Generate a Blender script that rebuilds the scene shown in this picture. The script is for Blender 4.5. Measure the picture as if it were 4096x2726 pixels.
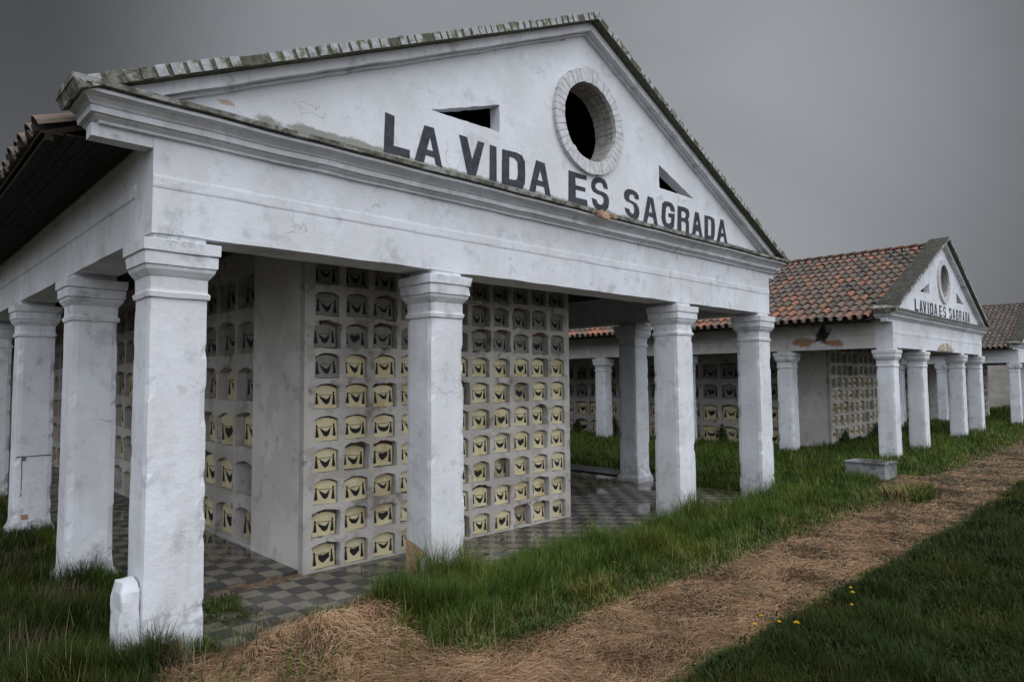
import bpy, bmesh, math, random
import numpy as np
from mathutils import Vector, Matrix, noise
random.seed(7); rng = np.random.default_rng(7)
scene = bpy.context.scene
C = scene.collection
for o in list(bpy.data.objects): bpy.data.objects.remove(o)

BACKSKY, SIDESKY, SUN_E = 1.42, .32, .80     # brightness of the sky behind the viewer and to its left; sun strength
GLOW = (.02, .26)                  # storm cloud brightness beyond the buildings, edge and centre
NG, NS = 1400000, 900000           # candidate blades before masking
# ------------------------------------------------------------------ camera
YAW, PITCH, ROLL = 0.7641, 0.0565, -0.0075
cam_data = bpy.data.cameras.new('camera'); cam = bpy.data.objects.new('camera', cam_data); C.objects.link(cam)
cy, sy, cp, sp = math.cos(YAW), math.sin(YAW), math.cos(PITCH), math.sin(PITCH)
fwd = Vector((sy*cp, cy*cp, sp)); r0 = Vector((cy, -sy, 0)); u0 = r0.cross(fwd)
rgt = r0*math.cos(ROLL) + u0*math.sin(ROLL); upv = -r0*math.sin(ROLL) + u0*math.cos(ROLL)
m = Matrix((rgt, upv, -fwd)).transposed().to_4x4(); m.translation = Vector((-1.7538, -6.2997, 2.3746))
cam.matrix_world = m
cam_data.sensor_width = 36; cam_data.lens = 23.811; cam_data.clip_start = .05; cam_data.clip_end = 800
scene.camera = cam
# ------------------------------------------------------------------ sky and sun
SUN_EL, SUN_AZ = math.radians(62), math.radians(188)      # azimuth clockwise from +y: high, behind the viewer
world = bpy.data.worlds.new('World'); scene.world = world; world.use_nodes = True
nt = world.node_tree; nt.nodes.clear()
def N(tree, typ, **kw):
    n = tree.nodes.new(typ)
    for k, v in kw.items(): setattr(n, k, v)
    return n
out = N(nt, 'ShaderNodeOutputWorld'); bg = N(nt, 'ShaderNodeBackground'); bg2 = N(nt, 'ShaderNodeBackground'); add = N(nt, 'ShaderNodeAddShader')
sky = N(nt, 'ShaderNodeTexSky', sky_type='NISHITA', sun_disc=False, sun_elevation=SUN_EL, sun_rotation=SUN_AZ, air_density=1.0, dust_density=3.0, altitude=2600)
hs = N(nt, 'ShaderNodeHueSaturation'); hs.inputs['Saturation'].default_value = .2
nt.links.new(sky.outputs[0], hs.inputs['Color']); nt.links.new(hs.outputs[0], bg.inputs[0]); bg.inputs[1].default_value = .02
# a storm cloud deck: heavy grey beyond the buildings, lighter behind the viewer
tc = N(nt, 'ShaderNodeTexCoord'); nz = N(nt, 'ShaderNodeTexNoise'); nz.inputs['Scale'].default_value = 2.1; nz.inputs['Detail'].default_value = 5; nz.inputs['Roughness'].default_value = .45; nz.inputs['Distortion'].default_value = .6
nt.links.new(tc.outputs['Generated'], nz.inputs['Vector'])
def dotn(v):
    d = N(nt, 'ShaderNodeVectorMath', operation='DOT_PRODUCT'); d.inputs[1].default_value = v; nt.links.new(tc.outputs['Generated'], d.inputs[0]); return d.outputs['Value']
def mrange(src, a, b, c, d, tree=None, smooth=True):
    tree = tree or nt
    n = N(tree, 'ShaderNodeMapRange'); n.interpolation_type = 'SMOOTHSTEP' if smooth else 'LINEAR'
    n.inputs[1].default_value = a; n.inputs[2].default_value = b; n.inputs[3].default_value = c; n.inputs[4].default_value = d
    tree.links.new(src, n.inputs[0]); return n.outputs[0]
def math2(op, a, b, tree=None):
    tree = tree or nt
    n = N(tree, 'ShaderNodeMath', operation=op)
    for i, v in enumerate((a, b)):
        if isinstance(v, (int, float)): n.inputs[i].default_value = v
        else: tree.links.new(v, n.inputs[i])
    return n.outputs[0]
glow_dir = (fwd + rgt*0.10 + upv*0.34).normalized()
glow = mrange(dotn(glow_dir), .78, .995, GLOW[0], GLOW[1])
back = mrange(dotn(Vector((-.10, -.64, .74)).normalized()), .14, .88, 0.0, BACKSKY)
cl = mrange(nz.outputs['Fac'], .28, .72, .86, 1.13); val = math2('MULTIPLY', glow, cl); side_l = mrange(dotn(Vector((-.93, -.15, .33)).normalized()), .25, .95, 0.0, SIDESKY); val2 = math2('MULTIPLY', math2('ADD', back, side_l), cl)
rgb = N(nt, 'ShaderNodeVectorMath', operation='SCALE'); rgb.inputs[0].default_value = (.945, .99, 1.06); nt.links.new(val, rgb.inputs['Scale'])
rgb2 = N(nt, 'ShaderNodeVectorMath', operation='SCALE'); rgb2.inputs[0].default_value = (.94, .985, 1.065); nt.links.new(val2, rgb2.inputs['Scale'])
ad2 = N(nt, 'ShaderNodeVectorMath', operation='ADD'); nt.links.new(rgb.outputs[0], ad2.inputs[0]); nt.links.new(rgb2.outputs[0], ad2.inputs[1])
nt.links.new(ad2.outputs[0], bg2.inputs[0]); bg2.inputs[1].default_value = 1.0
nt.links.new(bg.outputs[0], add.inputs[0]); nt.links.new(bg2.outputs[0], add.inputs[1]); nt.links.new(add.outputs[0], out.inputs[0])
sd = bpy.data.lights.new('sun', 'SUN'); sun = bpy.data.objects.new('sun', sd); C.objects.link(sun)
sd.energy = SUN_E; sd.angle = math.radians(50); sd.color = (1.0, .985, .96)
sdir = Vector((math.sin(SUN_AZ)*math.cos(SUN_EL), math.cos(SUN_AZ)*math.cos(SUN_EL), math.sin(SUN_EL)))
sun.rotation_euler = sdir.to_track_quat('Z', 'Y').to_euler(); sun.location = (-8, -14, 20)
scene.view_settings.view_transform = 'Standard'; scene.view_settings.look = 'None'; scene.view_settings.gamma = 1
scene.view_settings.exposure = 0
scene.cycles.max_bounces = 6; scene.cycles.diffuse_bounces = 3

# ------------------------------------------------------------------ helpers
def tag(o, label=None, cat=None, group=None, kind=None):
    if label: o['label'] = label
    if cat: o['category'] = cat
    if group: o['group'] = group
    if kind: o['kind'] = kind
    return o
def empty(name, parent=None, loc=(0, 0, 0)):
    o = bpy.data.objects.new(name, None); C.objects.link(o); o.location = loc; o.parent = parent; o.empty_display_size = .2; return o
def link(name, me, parent=None):
    o = bpy.data.objects.new(name, me); C.objects.link(o); o.parent = parent; return o
def mesh(name, V, F, mats, mi=None, smooth=False):
    me = bpy.data.meshes.new(name); me.from_pydata([tuple(v) for v in V], [], F)
    for m_ in (mats if isinstance(mats, (list, tuple)) else [mats]): me.materials.append(m_)
    if mi is not None: me.polygons.foreach_set('material_index', mi)
    if smooth: me.polygons.foreach_set('use_smooth', [True]*len(me.polygons))
    me.update(); return me
def fix_normals(me):
    bm = bmesh.new(); bm.from_mesh(me); bmesh.ops.recalc_face_normals(bm, faces=bm.faces); bm.to_mesh(me); bm.free()
def nz3(x, y, z, s, seed=0.0): return noise.noise(Vector((x*s+seed, y*s-seed*.7, z*s+seed*1.3)))
class MB:
    """collects boxes, prisms and strips, and builds them as one mesh"""
    def __init__(s): s.V = []; s.F = []; s.M = []
    def box(s, a, b, mi=0, jit=0):
        i = len(s.V); x0, y0, z0 = a; x1, y1, z1 = b
        for z in (z0, z1):
            for x, y in ((x0, y0), (x1, y0), (x1, y1), (x0, y1)):
                s.V.append((x+random.uniform(-jit, jit), y+random.uniform(-jit, jit), z+random.uniform(-jit, jit)))
        for f in ((0, 3, 2, 1), (4, 5, 6, 7), (0, 1, 5, 4), (1, 2, 6, 5), (2, 3, 7, 6), (3, 0, 4, 7)):
            s.F.append(tuple(i+k for k in f)); s.M.append(mi)
    def hexa(s, pts, mi=0):
        i = len(s.V); s.V += [tuple(p) for p in pts]
        for f in ((0, 3, 2, 1), (4, 5, 6, 7), (0, 1, 5, 4), (1, 2, 6, 5), (2, 3, 7, 6), (3, 0, 4, 7)):
            s.F.append(tuple(i+k for k in f)); s.M.append(mi)
    def face(s, pts, mi=0):
        i = len(s.V); s.V += [tuple(p) for p in pts]; s.F.append(tuple(range(i, i+len(pts)))); s.M.append(mi)
    def me(s, name, mats, smooth=False): return mesh(name, s.V, s.F, mats, s.M, smooth)
def loft(path, prof, closed_prof=True, caps=True, wob=0, seed=0., mi=None, mats=None, name='moulding', ws=1.3):
    """prof: list of (offset_out, z); path: list of (x, y, ox, oy) base point and outward unit (mitred) vector"""
    V = []; F = []; M = []; n = len(prof)
    for x, y, ox, oy in path:
        for o, z in prof:
            px, py, pz = x+ox*o, y+oy*o, z
            if wob:
                w = nz3(px, py, pz, ws, seed)*wob + nz3(px, py, pz, ws*7, seed)*wob*.45
                px += ox*w; py += oy*w; pz += nz3(px, py, pz, ws*1.7, seed+9)*wob*.8
            V.append((px, py, pz))
    for i in range(len(path)-1):
        for k in range(n if closed_prof else n-1):
            a = i*n+k; b = i*n+(k+1) % n
            F.append((a, b, b+n, a+n)); M.append(mi[k] if mi else 0)
    if caps and closed_prof:
        F.append(tuple(range(n-1, -1, -1))); M.append(0); F.append(tuple(range((len(path)-1)*n, len(path)*n))); M.append(0)
    me = mesh(name, V, F, mats, M); fix_normals(me); return me
def straight(p0, p1, outv, step=.14):
    L = math.dist(p0, p1); n = max(1, int(L/step))
    return [(p0[0]+(p1[0]-p0[0])*i/n, p0[1]+(p1[1]-p0[1])*i/n, outv[0], outv[1]) for i in range(n+1)]
def plate(name, outer, holes, thick, mats, mapf):
    """a flat sheet of the given outline with holes, 'thick' deep; mapf(u, v, w) places it"""
    cu = bpy.data.curves.new(name, 'CURVE'); cu.dimensions = '2D'; cu.fill_mode = 'BOTH'; cu.extrude = thick/2
    for poly in [outer]+holes:
        sp_ = cu.splines.new('POLY'); sp_.points.add(len(poly)-1)
        for p, q in zip(sp_.points, poly): p.co = (q[0], q[1], 0, 1)
        sp_.use_cyclic_u = True
    ob = bpy.data.objects.new(name, cu); C.objects.link(ob)
    dg = bpy.context.evaluated_depsgraph_get(); me = bpy.data.meshes.new_from_object(ob.evaluated_get(dg))
    bpy.data.objects.remove(ob); bpy.data.curves.remove(cu)
    for v in me.vertices: v.co = mapf(v.co.x, v.co.y, v.co.z)
    me.materials.clear()
    for m_ in (mats if isinstance(mats, (list, tuple)) else [mats]): me.materials.append(m_)
    me.name = name
    bm = bmesh.new(); bm.from_mesh(me); bmesh.ops.remove_doubles(bm, verts=bm.verts, dist=1e-5); bmesh.ops.recalc_face_normals(bm, faces=bm.faces); bm.to_mesh(me); bm.free()
    me.polygons.foreach_set('use_smooth', [False]*len(me.polygons)); return me

# ------------------------------------------------------------------ materials
def newmat(name):
    m_ = bpy.data.materials.new(name); m_.use_nodes = True; t = m_.node_tree
    return m_, t, t.nodes['Principled BSDF']
def col(t, c): 
    n = N(t, 'ShaderNodeRGB'); n.outputs[0].default_value = (*c, 1); return n.outputs[0]
def mix(t, f, a, b):
    n = N(t, 'ShaderNodeMix', data_type='RGBA')
    if isinstance(f, (int, float)): n.inputs[0].default_value = f
    else: t.links.new(f, n.inputs[0])
    for i, v in ((6, a), (7, b)):
        if isinstance(v, tuple): n.inputs[i].default_value = (*v, 1)
        else: t.links.new(v, n.inputs[i])
    return n.outputs[2]
def noise_n(t, vec, scale, detail=4, rough=.55, dist=0):
    n = N(t, 'ShaderNodeTexNoise'); n.inputs['Scale'].default_value = scale; n.inputs['Detail'].default_value = detail
    n.inputs['Roughness'].default_value = rough; n.inputs['Distortion'].default_value = dist
    t.links.new(vec, n.inputs['Vector']); return n.outputs['Fac']
def pos_of(t): return N(t, 'ShaderNodeNewGeometry').outputs['Position']
def stretch(t, vec, s):
    n = N(t, 'ShaderNodeVectorMath', operation='MULTIPLY'); n.inputs[1].default_value = s; t.links.new(vec, n.inputs[0]); return n.outputs[0]
def bump(t, bsdf, h, strength, dist, prev=None):
    b = N(t, 'ShaderNodeBump'); b.inputs['Strength'].default_value = strength; b.inputs['Distance'].default_value = dist
    t.links.new(h, b.inputs['Height'])
    if prev is not None: t.links.new(prev, b.inputs['Normal'])
    t.links.new(b.outputs[0], bsdf.inputs['Normal']); return b.outputs[0]
def plaster(name, base, alt, grime, dirt=.5, crack=.5, chip=(.46, .36, .28), drip=0.0, stains=(), base_grime=False, peel=.75):
    m_, t, b = newmat(name); P = pos_of(t)
    big = noise_n(t, P, 1.1, 3, .5); mid = noise_n(t, P, 5.5, 6, .62); fine = noise_n(t, P, 38, 6, .7)
    c = mix(t, mrange(big, .35, .68, 0, 1, t), base, alt)
    # worn, rain-washed patches
    c = mix(t, mrange(math2('MULTIPLY', mid, noise_n(t, P, 2.3, 4, .6), t), .27, .40, 0, dirt, t), c, grime)
    # older, duller coats where the limewash has peeled
    c = mix(t, mrange(math2('ADD', noise_n(t, P, 1.9, 7, .66), math2('MULTIPLY', noise_n(t, stretch(t, P, (3, 3, .8)), 1.2, 3), .25, t), t), .655, .675, 0, peel, t), c, alt)
    # splash-back grime near the ground
    if base_grime:
        sz = N(t, 'ShaderNodeSeparateXYZ'); t.links.new(P, sz.inputs[0])
        gm = math2('SUBTRACT', math2('MULTIPLY', noise_n(t, P, 6.5, 7, .7), 2.2, t), math2('MULTIPLY', sz.outputs[2], 1.0, t), t)
        c = mix(t, mrange(gm, .72, .98, 0, .62, t), c, (.30, .31, .31))
    # fine specks of lifting paint
    c = mix(t, mrange(math2('MULTIPLY', noise_n(t, P, 62, 5, .7), mrange(noise_n(t, P, 2.4, 5, .65), .36, .72, .45, 1, t), t), .47, .56, 0, min(.8, dirt*1.2), t), c, (.30, .30, .31))
    if drip:
        st = noise_n(t, stretch(t, P, (9, 9, .7)), 1.0, 5, .6)
        c = mix(t, mrange(st, .55, .75, 0, drip, t), c, (.25, .25, .22))
    # hairline cracks
    wv = N(t, 'ShaderNodeVectorMath', operation='ADD'); nn = N(t, 'ShaderNodeTexNoise'); nn.inputs['Scale'].default_value = 3.2; nn.inputs['Detail'].default_value = 5
    t.links.new(P, nn.inputs['Vector']); sc_ = N(t, 'ShaderNodeVectorMath', operation='SCALE'); sc_.inputs['Scale'].default_value = .42
    t.links.new(nn.outputs['Color'], sc_.inputs[0]); t.links.new(P, wv.inputs[0]); t.links.new(sc_.outputs[0], wv.inputs[1])
    vo = N(t, 'ShaderNodeTexVoronoi', feature='DISTANCE_TO_EDGE'); vo.inputs['Scale'].default_value = 1.5; t.links.new(wv.outputs[0], vo.inputs['Vector'])
    ck = mrange(vo.outputs['Distance'], .001, .0045, 1, 0, t); msk = mrange(noise_n(t, P, 1.7, 2), .55, .66, 0, .8, t)
    ck = math2('MULTIPLY', ck, msk, t); ck = math2('MULTIPLY', ck, crack, t)
    c = mix(t, math2('MULTIPLY', ck, .6, t), c, (.16, .15, .14))
    ch = mrange(noise_n(t, P, 2.9, 8, .68, .3), .715, .735, 0, 1, t)
    c = mix(t, ch, c, chip)
    for (ctr, rad, colr_) in stains:      # rot, soot and bare brick that sit at fixed places on the wall
        dn = N(t, 'ShaderNodeVectorMath', operation='SUBTRACT'); dn.inputs[1].default_value = ctr; t.links.new(P, dn.inputs[0])
        dl = N(t, 'ShaderNodeVectorMath', operation='LENGTH'); dv = stretch(t, dn.outputs[0], (1/rad[0], 1/rad[1], 1/rad[2])); t.links.new(dv, dl.inputs[0])
        e_ = math2('ADD', dl.outputs['Value'], math2('MULTIPLY', math2('SUBTRACT', noise_n(t, P, 4.5, 6, .65), .5, t), 2.6, t), t)
        c = mix(t, mrange(e_, .60, 1.15, 1, 0, t), c, colr_)
    t.links.new(c, b.inputs['Base Color']); b.inputs['Roughness'].default_value = .82; b.inputs['Specular IOR Level'].default_value = .25
    h = math2('ADD', math2('MULTIPLY', mid, .6, t), math2('MULTIPLY', noise_n(t, P, 16, 5, .65), .55, t), t)
    h = math2('SUBTRACT', h, math2('MULTIPLY', ck, .5, t), t); h = math2('SUBTRACT', h, math2('MULTIPLY', ch, .3, t), t)
    p = bump(t, b, h, .75, .013); bump(t, b, fine, .28, .004, p)
    return m_
WHITE = plaster('whitewashed_plaster', (.70, .72, .765), (.60, .605, .625), (.40, .41, .43), dirt=.6, crack=1.0, base_grime=True, peel=.45, drip=.14)
GABLE = plaster('gable_plaster', (.70, .72, .765), (.62, .63, .655), (.40, .41, .43), dirt=.5, crack=1.0, peel=.4, stains=(((1.75, 0, 4.90), (.9, .4, .06), (.27, .27, .24)), ((4.5, 0, 4.87), (3.5, .4, .05), (.28, .28, .24)), ((9.0, 0, 4.87), (2.5, .4, .045), (.28, .28, .24)), ((.62, 0, 4.97), (.10, .4, .03), (.52, .40, .30)), ((5.95, 0, 6.98), (.22, .4, .02), (.50, .44, .38))))
WHITE2 = plaster('whitewash_moulding', (.69, .71, .755), (.56, .565, .58), (.30, .31, .30), dirt=.7, crack=.4, drip=.35)
GREYW = plaster('niche_wall_plaster', (.50, .48, .45), (.36, .335, .305), (.20, .18, .155), dirt=.95, crack=1.0, chip=(.30, .22, .17))
INNER = plaster('inner_plaster', (.45, .42, .39), (.35, .33, .30), (.24, .22, .20), dirt=.6, crack=.8)
PIERW = plaster('pier_plaster', (.66, .635, .60), (.54, .515, .48), (.30, .29, .27), dirt=.55, crack=1.0)
CONC = plaster('weathered_concrete', (.27, .28, .29), (.11, .11, .105), (.06, .06, .055), dirt=1.0, crack=.6, drip=.75, base_grime=True)
def simple(name, c1, c2, scale, rough=.85, detail=5, bstr=.4, bd=.01, c3=None, strv=None, spec=.25):
    m_, t, b = newmat(name); P = pos_of(t)
    if strv: P = stretch(t, P, strv)
    f = noise_n(t, P, scale, detail, .65); c = mix(t, mrange(f, .36, .64, 0, 1, t), c1, c2)
    if c3: c = mix(t, mrange(noise_n(t, P, scale*.37, 4, .6), .5, .62, 0, 1, t), c, c3)
    t.links.new(c, b.inputs['Base Color']); b.inputs['Roughness'].default_value = rough; b.inputs['Specular IOR Level'].default_value = spec
    if bstr: bump(t, b, f, bstr, bd)
    return m_
MOSS = simple('mossy_ledge', (.20, .20, .175), (.075, .076, .052), 13, c3=(.32, .325, .31), bd=.03, bstr=.8)
CAPB = simple('whitewashed_coping_brick', (.42, .435, .455), (.30, .305, .30), 17, c3=(.15, .155, .10), bd=.02, bstr=.6)
CAPT = simple('weathered_coping_top', (.028, .025, .020), (.060, .053, .043), 7, c3=(.030, .032, .02), bd=.03, bstr=.9)
JOINT = simple('mossy_joint', (.06, .062, .035), (.13, .13, .10), 22)
RINGB = simple('whitewashed_ring_brick', (.60, .61, .63), (.46, .46, .46), 12, bd=.012, bstr=.5)
REVB = simple('reveal_brick', (.42, .40, .37), (.28, .26, .24), 10, bd=.012, bstr=.5)
DARKJ = simple('dark_joint', (.10, .095, .09), (.16, .15, .14), 14)
BLACKP, _t, _b = newmat('black_lettering_paint'); _P = pos_of(_t)
_c = mix(_t, mrange(noise_n(_t, _P, 9, 5, .6), .35, .65, 0, 1, _t), (.018, .020, .028), (.042, .045, .058))
_c = mix(_t, mrange(math2('ADD', noise_n(_t, _P, 34, 6, .72), math2('MULTIPLY', noise_n(_t, _P, 2.6, 3), .35, _t), _t), .845, .87, 0, .8, _t), _c, (.36, .37, .40))
_t.links.new(_c, _b.inputs['Base Color']); _b.inputs['Roughness'].default_value = .75; bump(_t, _b, noise_n(_t, _P, 15, 5, .65), .6, .012)
ARTP = simple('black_panel_paint', (.012, .012, .014), (.020, .020, .022), 20, rough=.7, bstr=0)
CREAM = simple('cream_panel', (.62, .55, .35), (.54, .475, .295), 6, rough=.6, c3=(.46, .385, .22), bstr=.15, bd=.004)
GREYP = simple('grey_panel', (.27, .26, .225), (.19, .185, .16), 6, rough=.75, bstr=.15, bd=.004)
BROWNP = simple('stained_panel', (.40, .34, .24), (.25, .20, .13), 5, rough=.7, c3=(.15, .11, .07), bstr=.2, bd=.004)
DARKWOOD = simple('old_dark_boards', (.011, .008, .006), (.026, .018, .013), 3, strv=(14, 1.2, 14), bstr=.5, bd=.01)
ROUGHB = simple('rough_broken_masonry', (.22, .18, .15), (.10, .075, .06), 11, c3=(.24, .115, .07), bd=.05, bstr=1.0)
def brickmat():
    m_, t, b = newmat('bare_red_brick'); P = pos_of(t)
    sp3 = N(t, 'ShaderNodeSeparateXYZ'); t.links.new(P, sp3.inputs[0]); cb = N(t, 'ShaderNodeCombineXYZ')
    t.links.new(math2('ADD', sp3.outputs[0], sp3.outputs[1], t), cb.inputs[0]); t.links.new(sp3.outputs[2], cb.inputs[1])
    br = N(t, 'ShaderNodeTexBrick'); br.inputs['Scale'].default_value = 1; br.inputs['Brick Width'].default_value = .23; br.inputs['Row Height'].default_value = .085; br.inputs['Mortar Size'].default_value = .009
    br.inputs['Color1'].default_value = (.40, .235, .15, 1); br.inputs['Color2'].default_value = (.46, .29, .19, 1); br.inputs['Mortar'].default_value = (.34, .27, .21, 1)
    t.links.new(cb.outputs[0], br.inputs['Vector'])
    c = mix(t, mrange(noise_n(t, P, 18, 5), .4, .7, 0, .55, t), br.outputs[0], (.30, .16, .10))
    t.links.new(c, b.inputs['Base Color']); b.inputs['Roughness'].default_value = .9; bump(t, b, noise_n(t, P, 30, 5), .6, .012); return m_
BRICK = brickmat()
def tilemat():
    m_, t, b = newmat('clay_roof_tile'); P = pos_of(t)
    at = N(t, 'ShaderNodeAttribute', attribute_name='tile'); f = at.outputs['Fac']
    cr = N(t, 'ShaderNodeValToRGB'); e = cr.color_ramp; e.interpolation = 'LINEAR'
    pts = [(0, (.070, .060, .050)), (.34, (.115, .092, .074)), (.52, (.155, .100, .075)), (.72, (.20, .098, .066)), (.9, (.27, .108, .064)), (1, (.33, .115, .062))]
    while len(e.elements) < len(pts): e.elements.new(.5)
    for el, (p, c) in zip(e.elements, pts): el.position = p; el.color = (*c, 1)
    t.links.new(f, cr.inputs[0])
    li = mrange(noise_n(t, P, 11, 6, .7), .49, .64, 0, .65, t)
    c = mix(t, li, cr.outputs[0], (.105, .092, .072)); c = mix(t, mrange(noise_n(t, P, 27, 5, .7), .58, .68, 0, .6, t), c, (.26, .255, .21))
    t.links.new(c, b.inputs['Base Color']); b.inputs['Roughness'].default_value = .8; bump(t, b, noise_n(t, P, 24, 5, .65), .5, .008); return m_
TILE = tilemat()
def checkmat():
    m_, t, b = newmat('checkered_cement_tile'); P = pos_of(t); TX, TY = .2256, .2525
    s = N(t, 'ShaderNodeSeparateXYZ'); t.links.new(P, s.inputs[0])
    fx = math2('DIVIDE', math2('SUBTRACT', s.outputs[0], 1.346-TX*60, t), TX, t); fy = math2('DIVIDE', math2('SUBTRACT', s.outputs[1], .171-TY*60, t), TY, t)
    par = math2('MODULO', math2('ADD', math2('FLOOR', fx, 0, t), math2('FLOOR', fy, 0, t), t), 2, t)      # 0 light, 1 dark
    sp_ = noise_n(t, P, 130, 3, .8); lg = noise_n(t, P, 2.2, 5, .6)
    dark = mix(t, mrange(sp_, .48, .66, 0, .7, t), (.034, .034, .036), (.16, .155, .15)); light = mix(t, mrange(sp_, .45, .7, 0, .6, t), (.205, .18, .145), (.13, .115, .095))
    wn = N(t, 'ShaderNodeTexWhiteNoise', noise_dimensions='2D'); cb = N(t, 'ShaderNodeCombineXYZ'); t.links.new(math2('FLOOR', fx, 0, t), cb.inputs[0]); t.links.new(math2('FLOOR', fy, 0, t), cb.inputs[1]); t.links.new(cb.outputs[0], wn.inputs['Vector'])
    c = mix(t, par, light, dark)
    c = mix(t, math2('MULTIPLY', wn.outputs[0], .35, t), c, (.10, .088, .07))
    def edge(f):
        fr = math2('FRACT', f, 0, t); return math2('MINIMUM', fr, math2('SUBTRACT', 1., fr, t), t)
    e = math2('MINIMUM', edge(fx), edge(fy), t); gr = mrange(e, .008, .022, 1, 0, t)
    c = mix(t, gr, c, (.035, .032, .028)); c = mix(t, mrange(lg, .55, .72, 0, .8, t), c, (.06, .054, .047))
    t.links.new(c, b.inputs['Base Color'])
    wet = noise_n(t, P, .75, 4, .55); t.links.new(mrange(wet, .44, .56, .62, .06, t), b.inputs['Roughness'])
    b.inputs['Specular IOR Level'].default_value = .5
    bump(t, b, math2('ADD', math2('MULTIPLY', gr, -1, t), math2('MULTIPLY', lg, .8, t), t), .12, .003); return m_
CHECK = checkmat()
SOIL = simple('soil_and_thatch', (.040, .034, .020), (.075, .060, .038), 14, c3=(.035, .045, .018), bd=.05, bstr=1.0)
def vcol(name, rough=.6, trans=.25):
    m_, t, b = newmat(name); at = N(t, 'ShaderNodeAttribute', attribute_name='blade'); t.links.new(at.outputs['Color'], b.inputs['Base Color'])
    b.inputs['Roughness'].default_value = rough; b.inputs['Specular IOR Level'].default_value = .12
    if trans:
        tr = N(t, 'ShaderNodeBsdfTranslucent'); t.links.new(at.outputs['Color'], tr.inputs[0]); mx = N(t, 'ShaderNodeMixShader'); mx.inputs[0].default_value = trans
        o = t.nodes['Material Output']; t.links.new(b.outputs[0], mx.inputs[1]); t.links.new(tr.outputs[0], mx.inputs[2]); t.links.new(mx.outputs[0], o.inputs[0])
    return m_
GRASS = vcol('grass_blades', trans=0); STRAW = vcol('dry_stalks', .7, 0)
YEL = simple('yellow_petals', (.75, .50, .02), (.65, .38, .01), 60, bstr=0); STEM = simple('flower_stem', (.06, .10, .03), (.05, .08, .02), 20, bstr=0)
PIG = simple('pigeon_feathers', (.035, .037, .045), (.07, .072, .085), 30, bstr=0)

# ------------------------------------------------------------------ ground
def sstep(a, b, x):
    t = np.clip((x-a)/(b-a), 0, 1); return t*t*(3-2*t)
def wob2(x, y, s, ph=0.):       # cheap smooth 2-d noise, vectorised
    return (np.sin(x*s*1.7+y*s*.9+ph)+np.sin(-x*s*.8+y*s*2.1+1.7*ph+1.3)+np.sin(x*s*2.9-y*s*1.3+.6*ph+4.)*.6+np.sin(x*s*5.3+y*s*4.1+ph*2)*.35)/2.95
HEAPS = [(1.30, -.66, .34, .20), (1.90, -.62, .32, .20), (2.30, -1.0, .40, .13), (.78, -.62, .20, .20), (1.08, -.80, .18, .14), (1.7, -1.1, .22, .10), (1.95, -1.45, .35, .06), (.15, -.35, .22, .10), (-.35, 1.4, .35, .10), (-.55, .1, .3, .09), (3.4, -1.3, .7, .05)]
def gz(x, y):
    x = np.asarray(x, float); y = np.asarray(y, float)
    h = .13*sstep(11.8, 16, x) + .012*np.clip(x-16, 0, 40) + .02*wob2(x, y, 1.1) + .010*wob2(x, y, 4.3, 2.)
    for hx, hy, r, a in HEAPS: h = h + a*np.exp(-((x-hx)**2+(y-hy)**2)/(r*r))
    h = h - .03*sstep(-1.7, -2.1, y)*sstep(-3.6, -3.2, y)*0
    inside = sstep(.30, .62, x)*sstep(11.9, 11.5, x)*sstep(-.28, .02, y)*sstep(27, 26, y)
    return h*(1-inside) + (-.05)*inside
gx = np.concatenate([np.array([-400, -150, -60, -30, -18, -12]), np.arange(-9, 20, .16), np.arange(20, 44, .8), np.array([46, 50, 60, 80, 120, 200, 400, 700])])
gy = np.concatenate([np.array([-400, -120, -60, -30, -18]), np.arange(-12, 7, .16), np.arange(7, 30, .8), np.array([32, 40, 60, 90, 150, 300, 700])])
X, Y = np.meshgrid(gx, gy, indexing='ij'); Z = gz(X, Y); nx, ny = X.shape
V = np.stack([X.ravel(), Y.ravel(), Z.ravel()], 1)
F = [(i*ny+j, (i+1)*ny+j, (i+1)*ny+j+1, i*ny+j+1) for i in range(nx-1) for j in range(ny-1)]
g = link('ground', mesh('ground', V, F, SOIL, smooth=True)); tag(g, kind='structure', label='dark earth and thatch under the grass and the mown strip')
fl = MB()
fl.face([(.62, -.22, .004), (11.5, -.22, .004), (11.5, 26, .004), (.62, 26, .004)])
f = link('floor', fl.me('floor', CHECK)); tag(f, kind='structure', label='black and tan checkered tile floor, wet in places')
st = MB(); st.box((.62, 1.69, .0), (2.205, 26, .045)); f = link('raised_floor', st.me('raised_floor', CHECK)); tag(f, kind='structure', label='slightly raised checkered floor of the side corridor')
pv = MB(); pv.box((11.62, 2.2, -.1), (12.5, 26, .035), jit=0); f = link('concrete_pavement', pv.me('concrete_pavement', simple('wet_dark_concrete', (.06, .06, .06), (.035, .034, .034), 5, rough=.35, spec=.5))); tag(f, kind='structure', label='narrow wet concrete pavement beside the nearest building')

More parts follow.
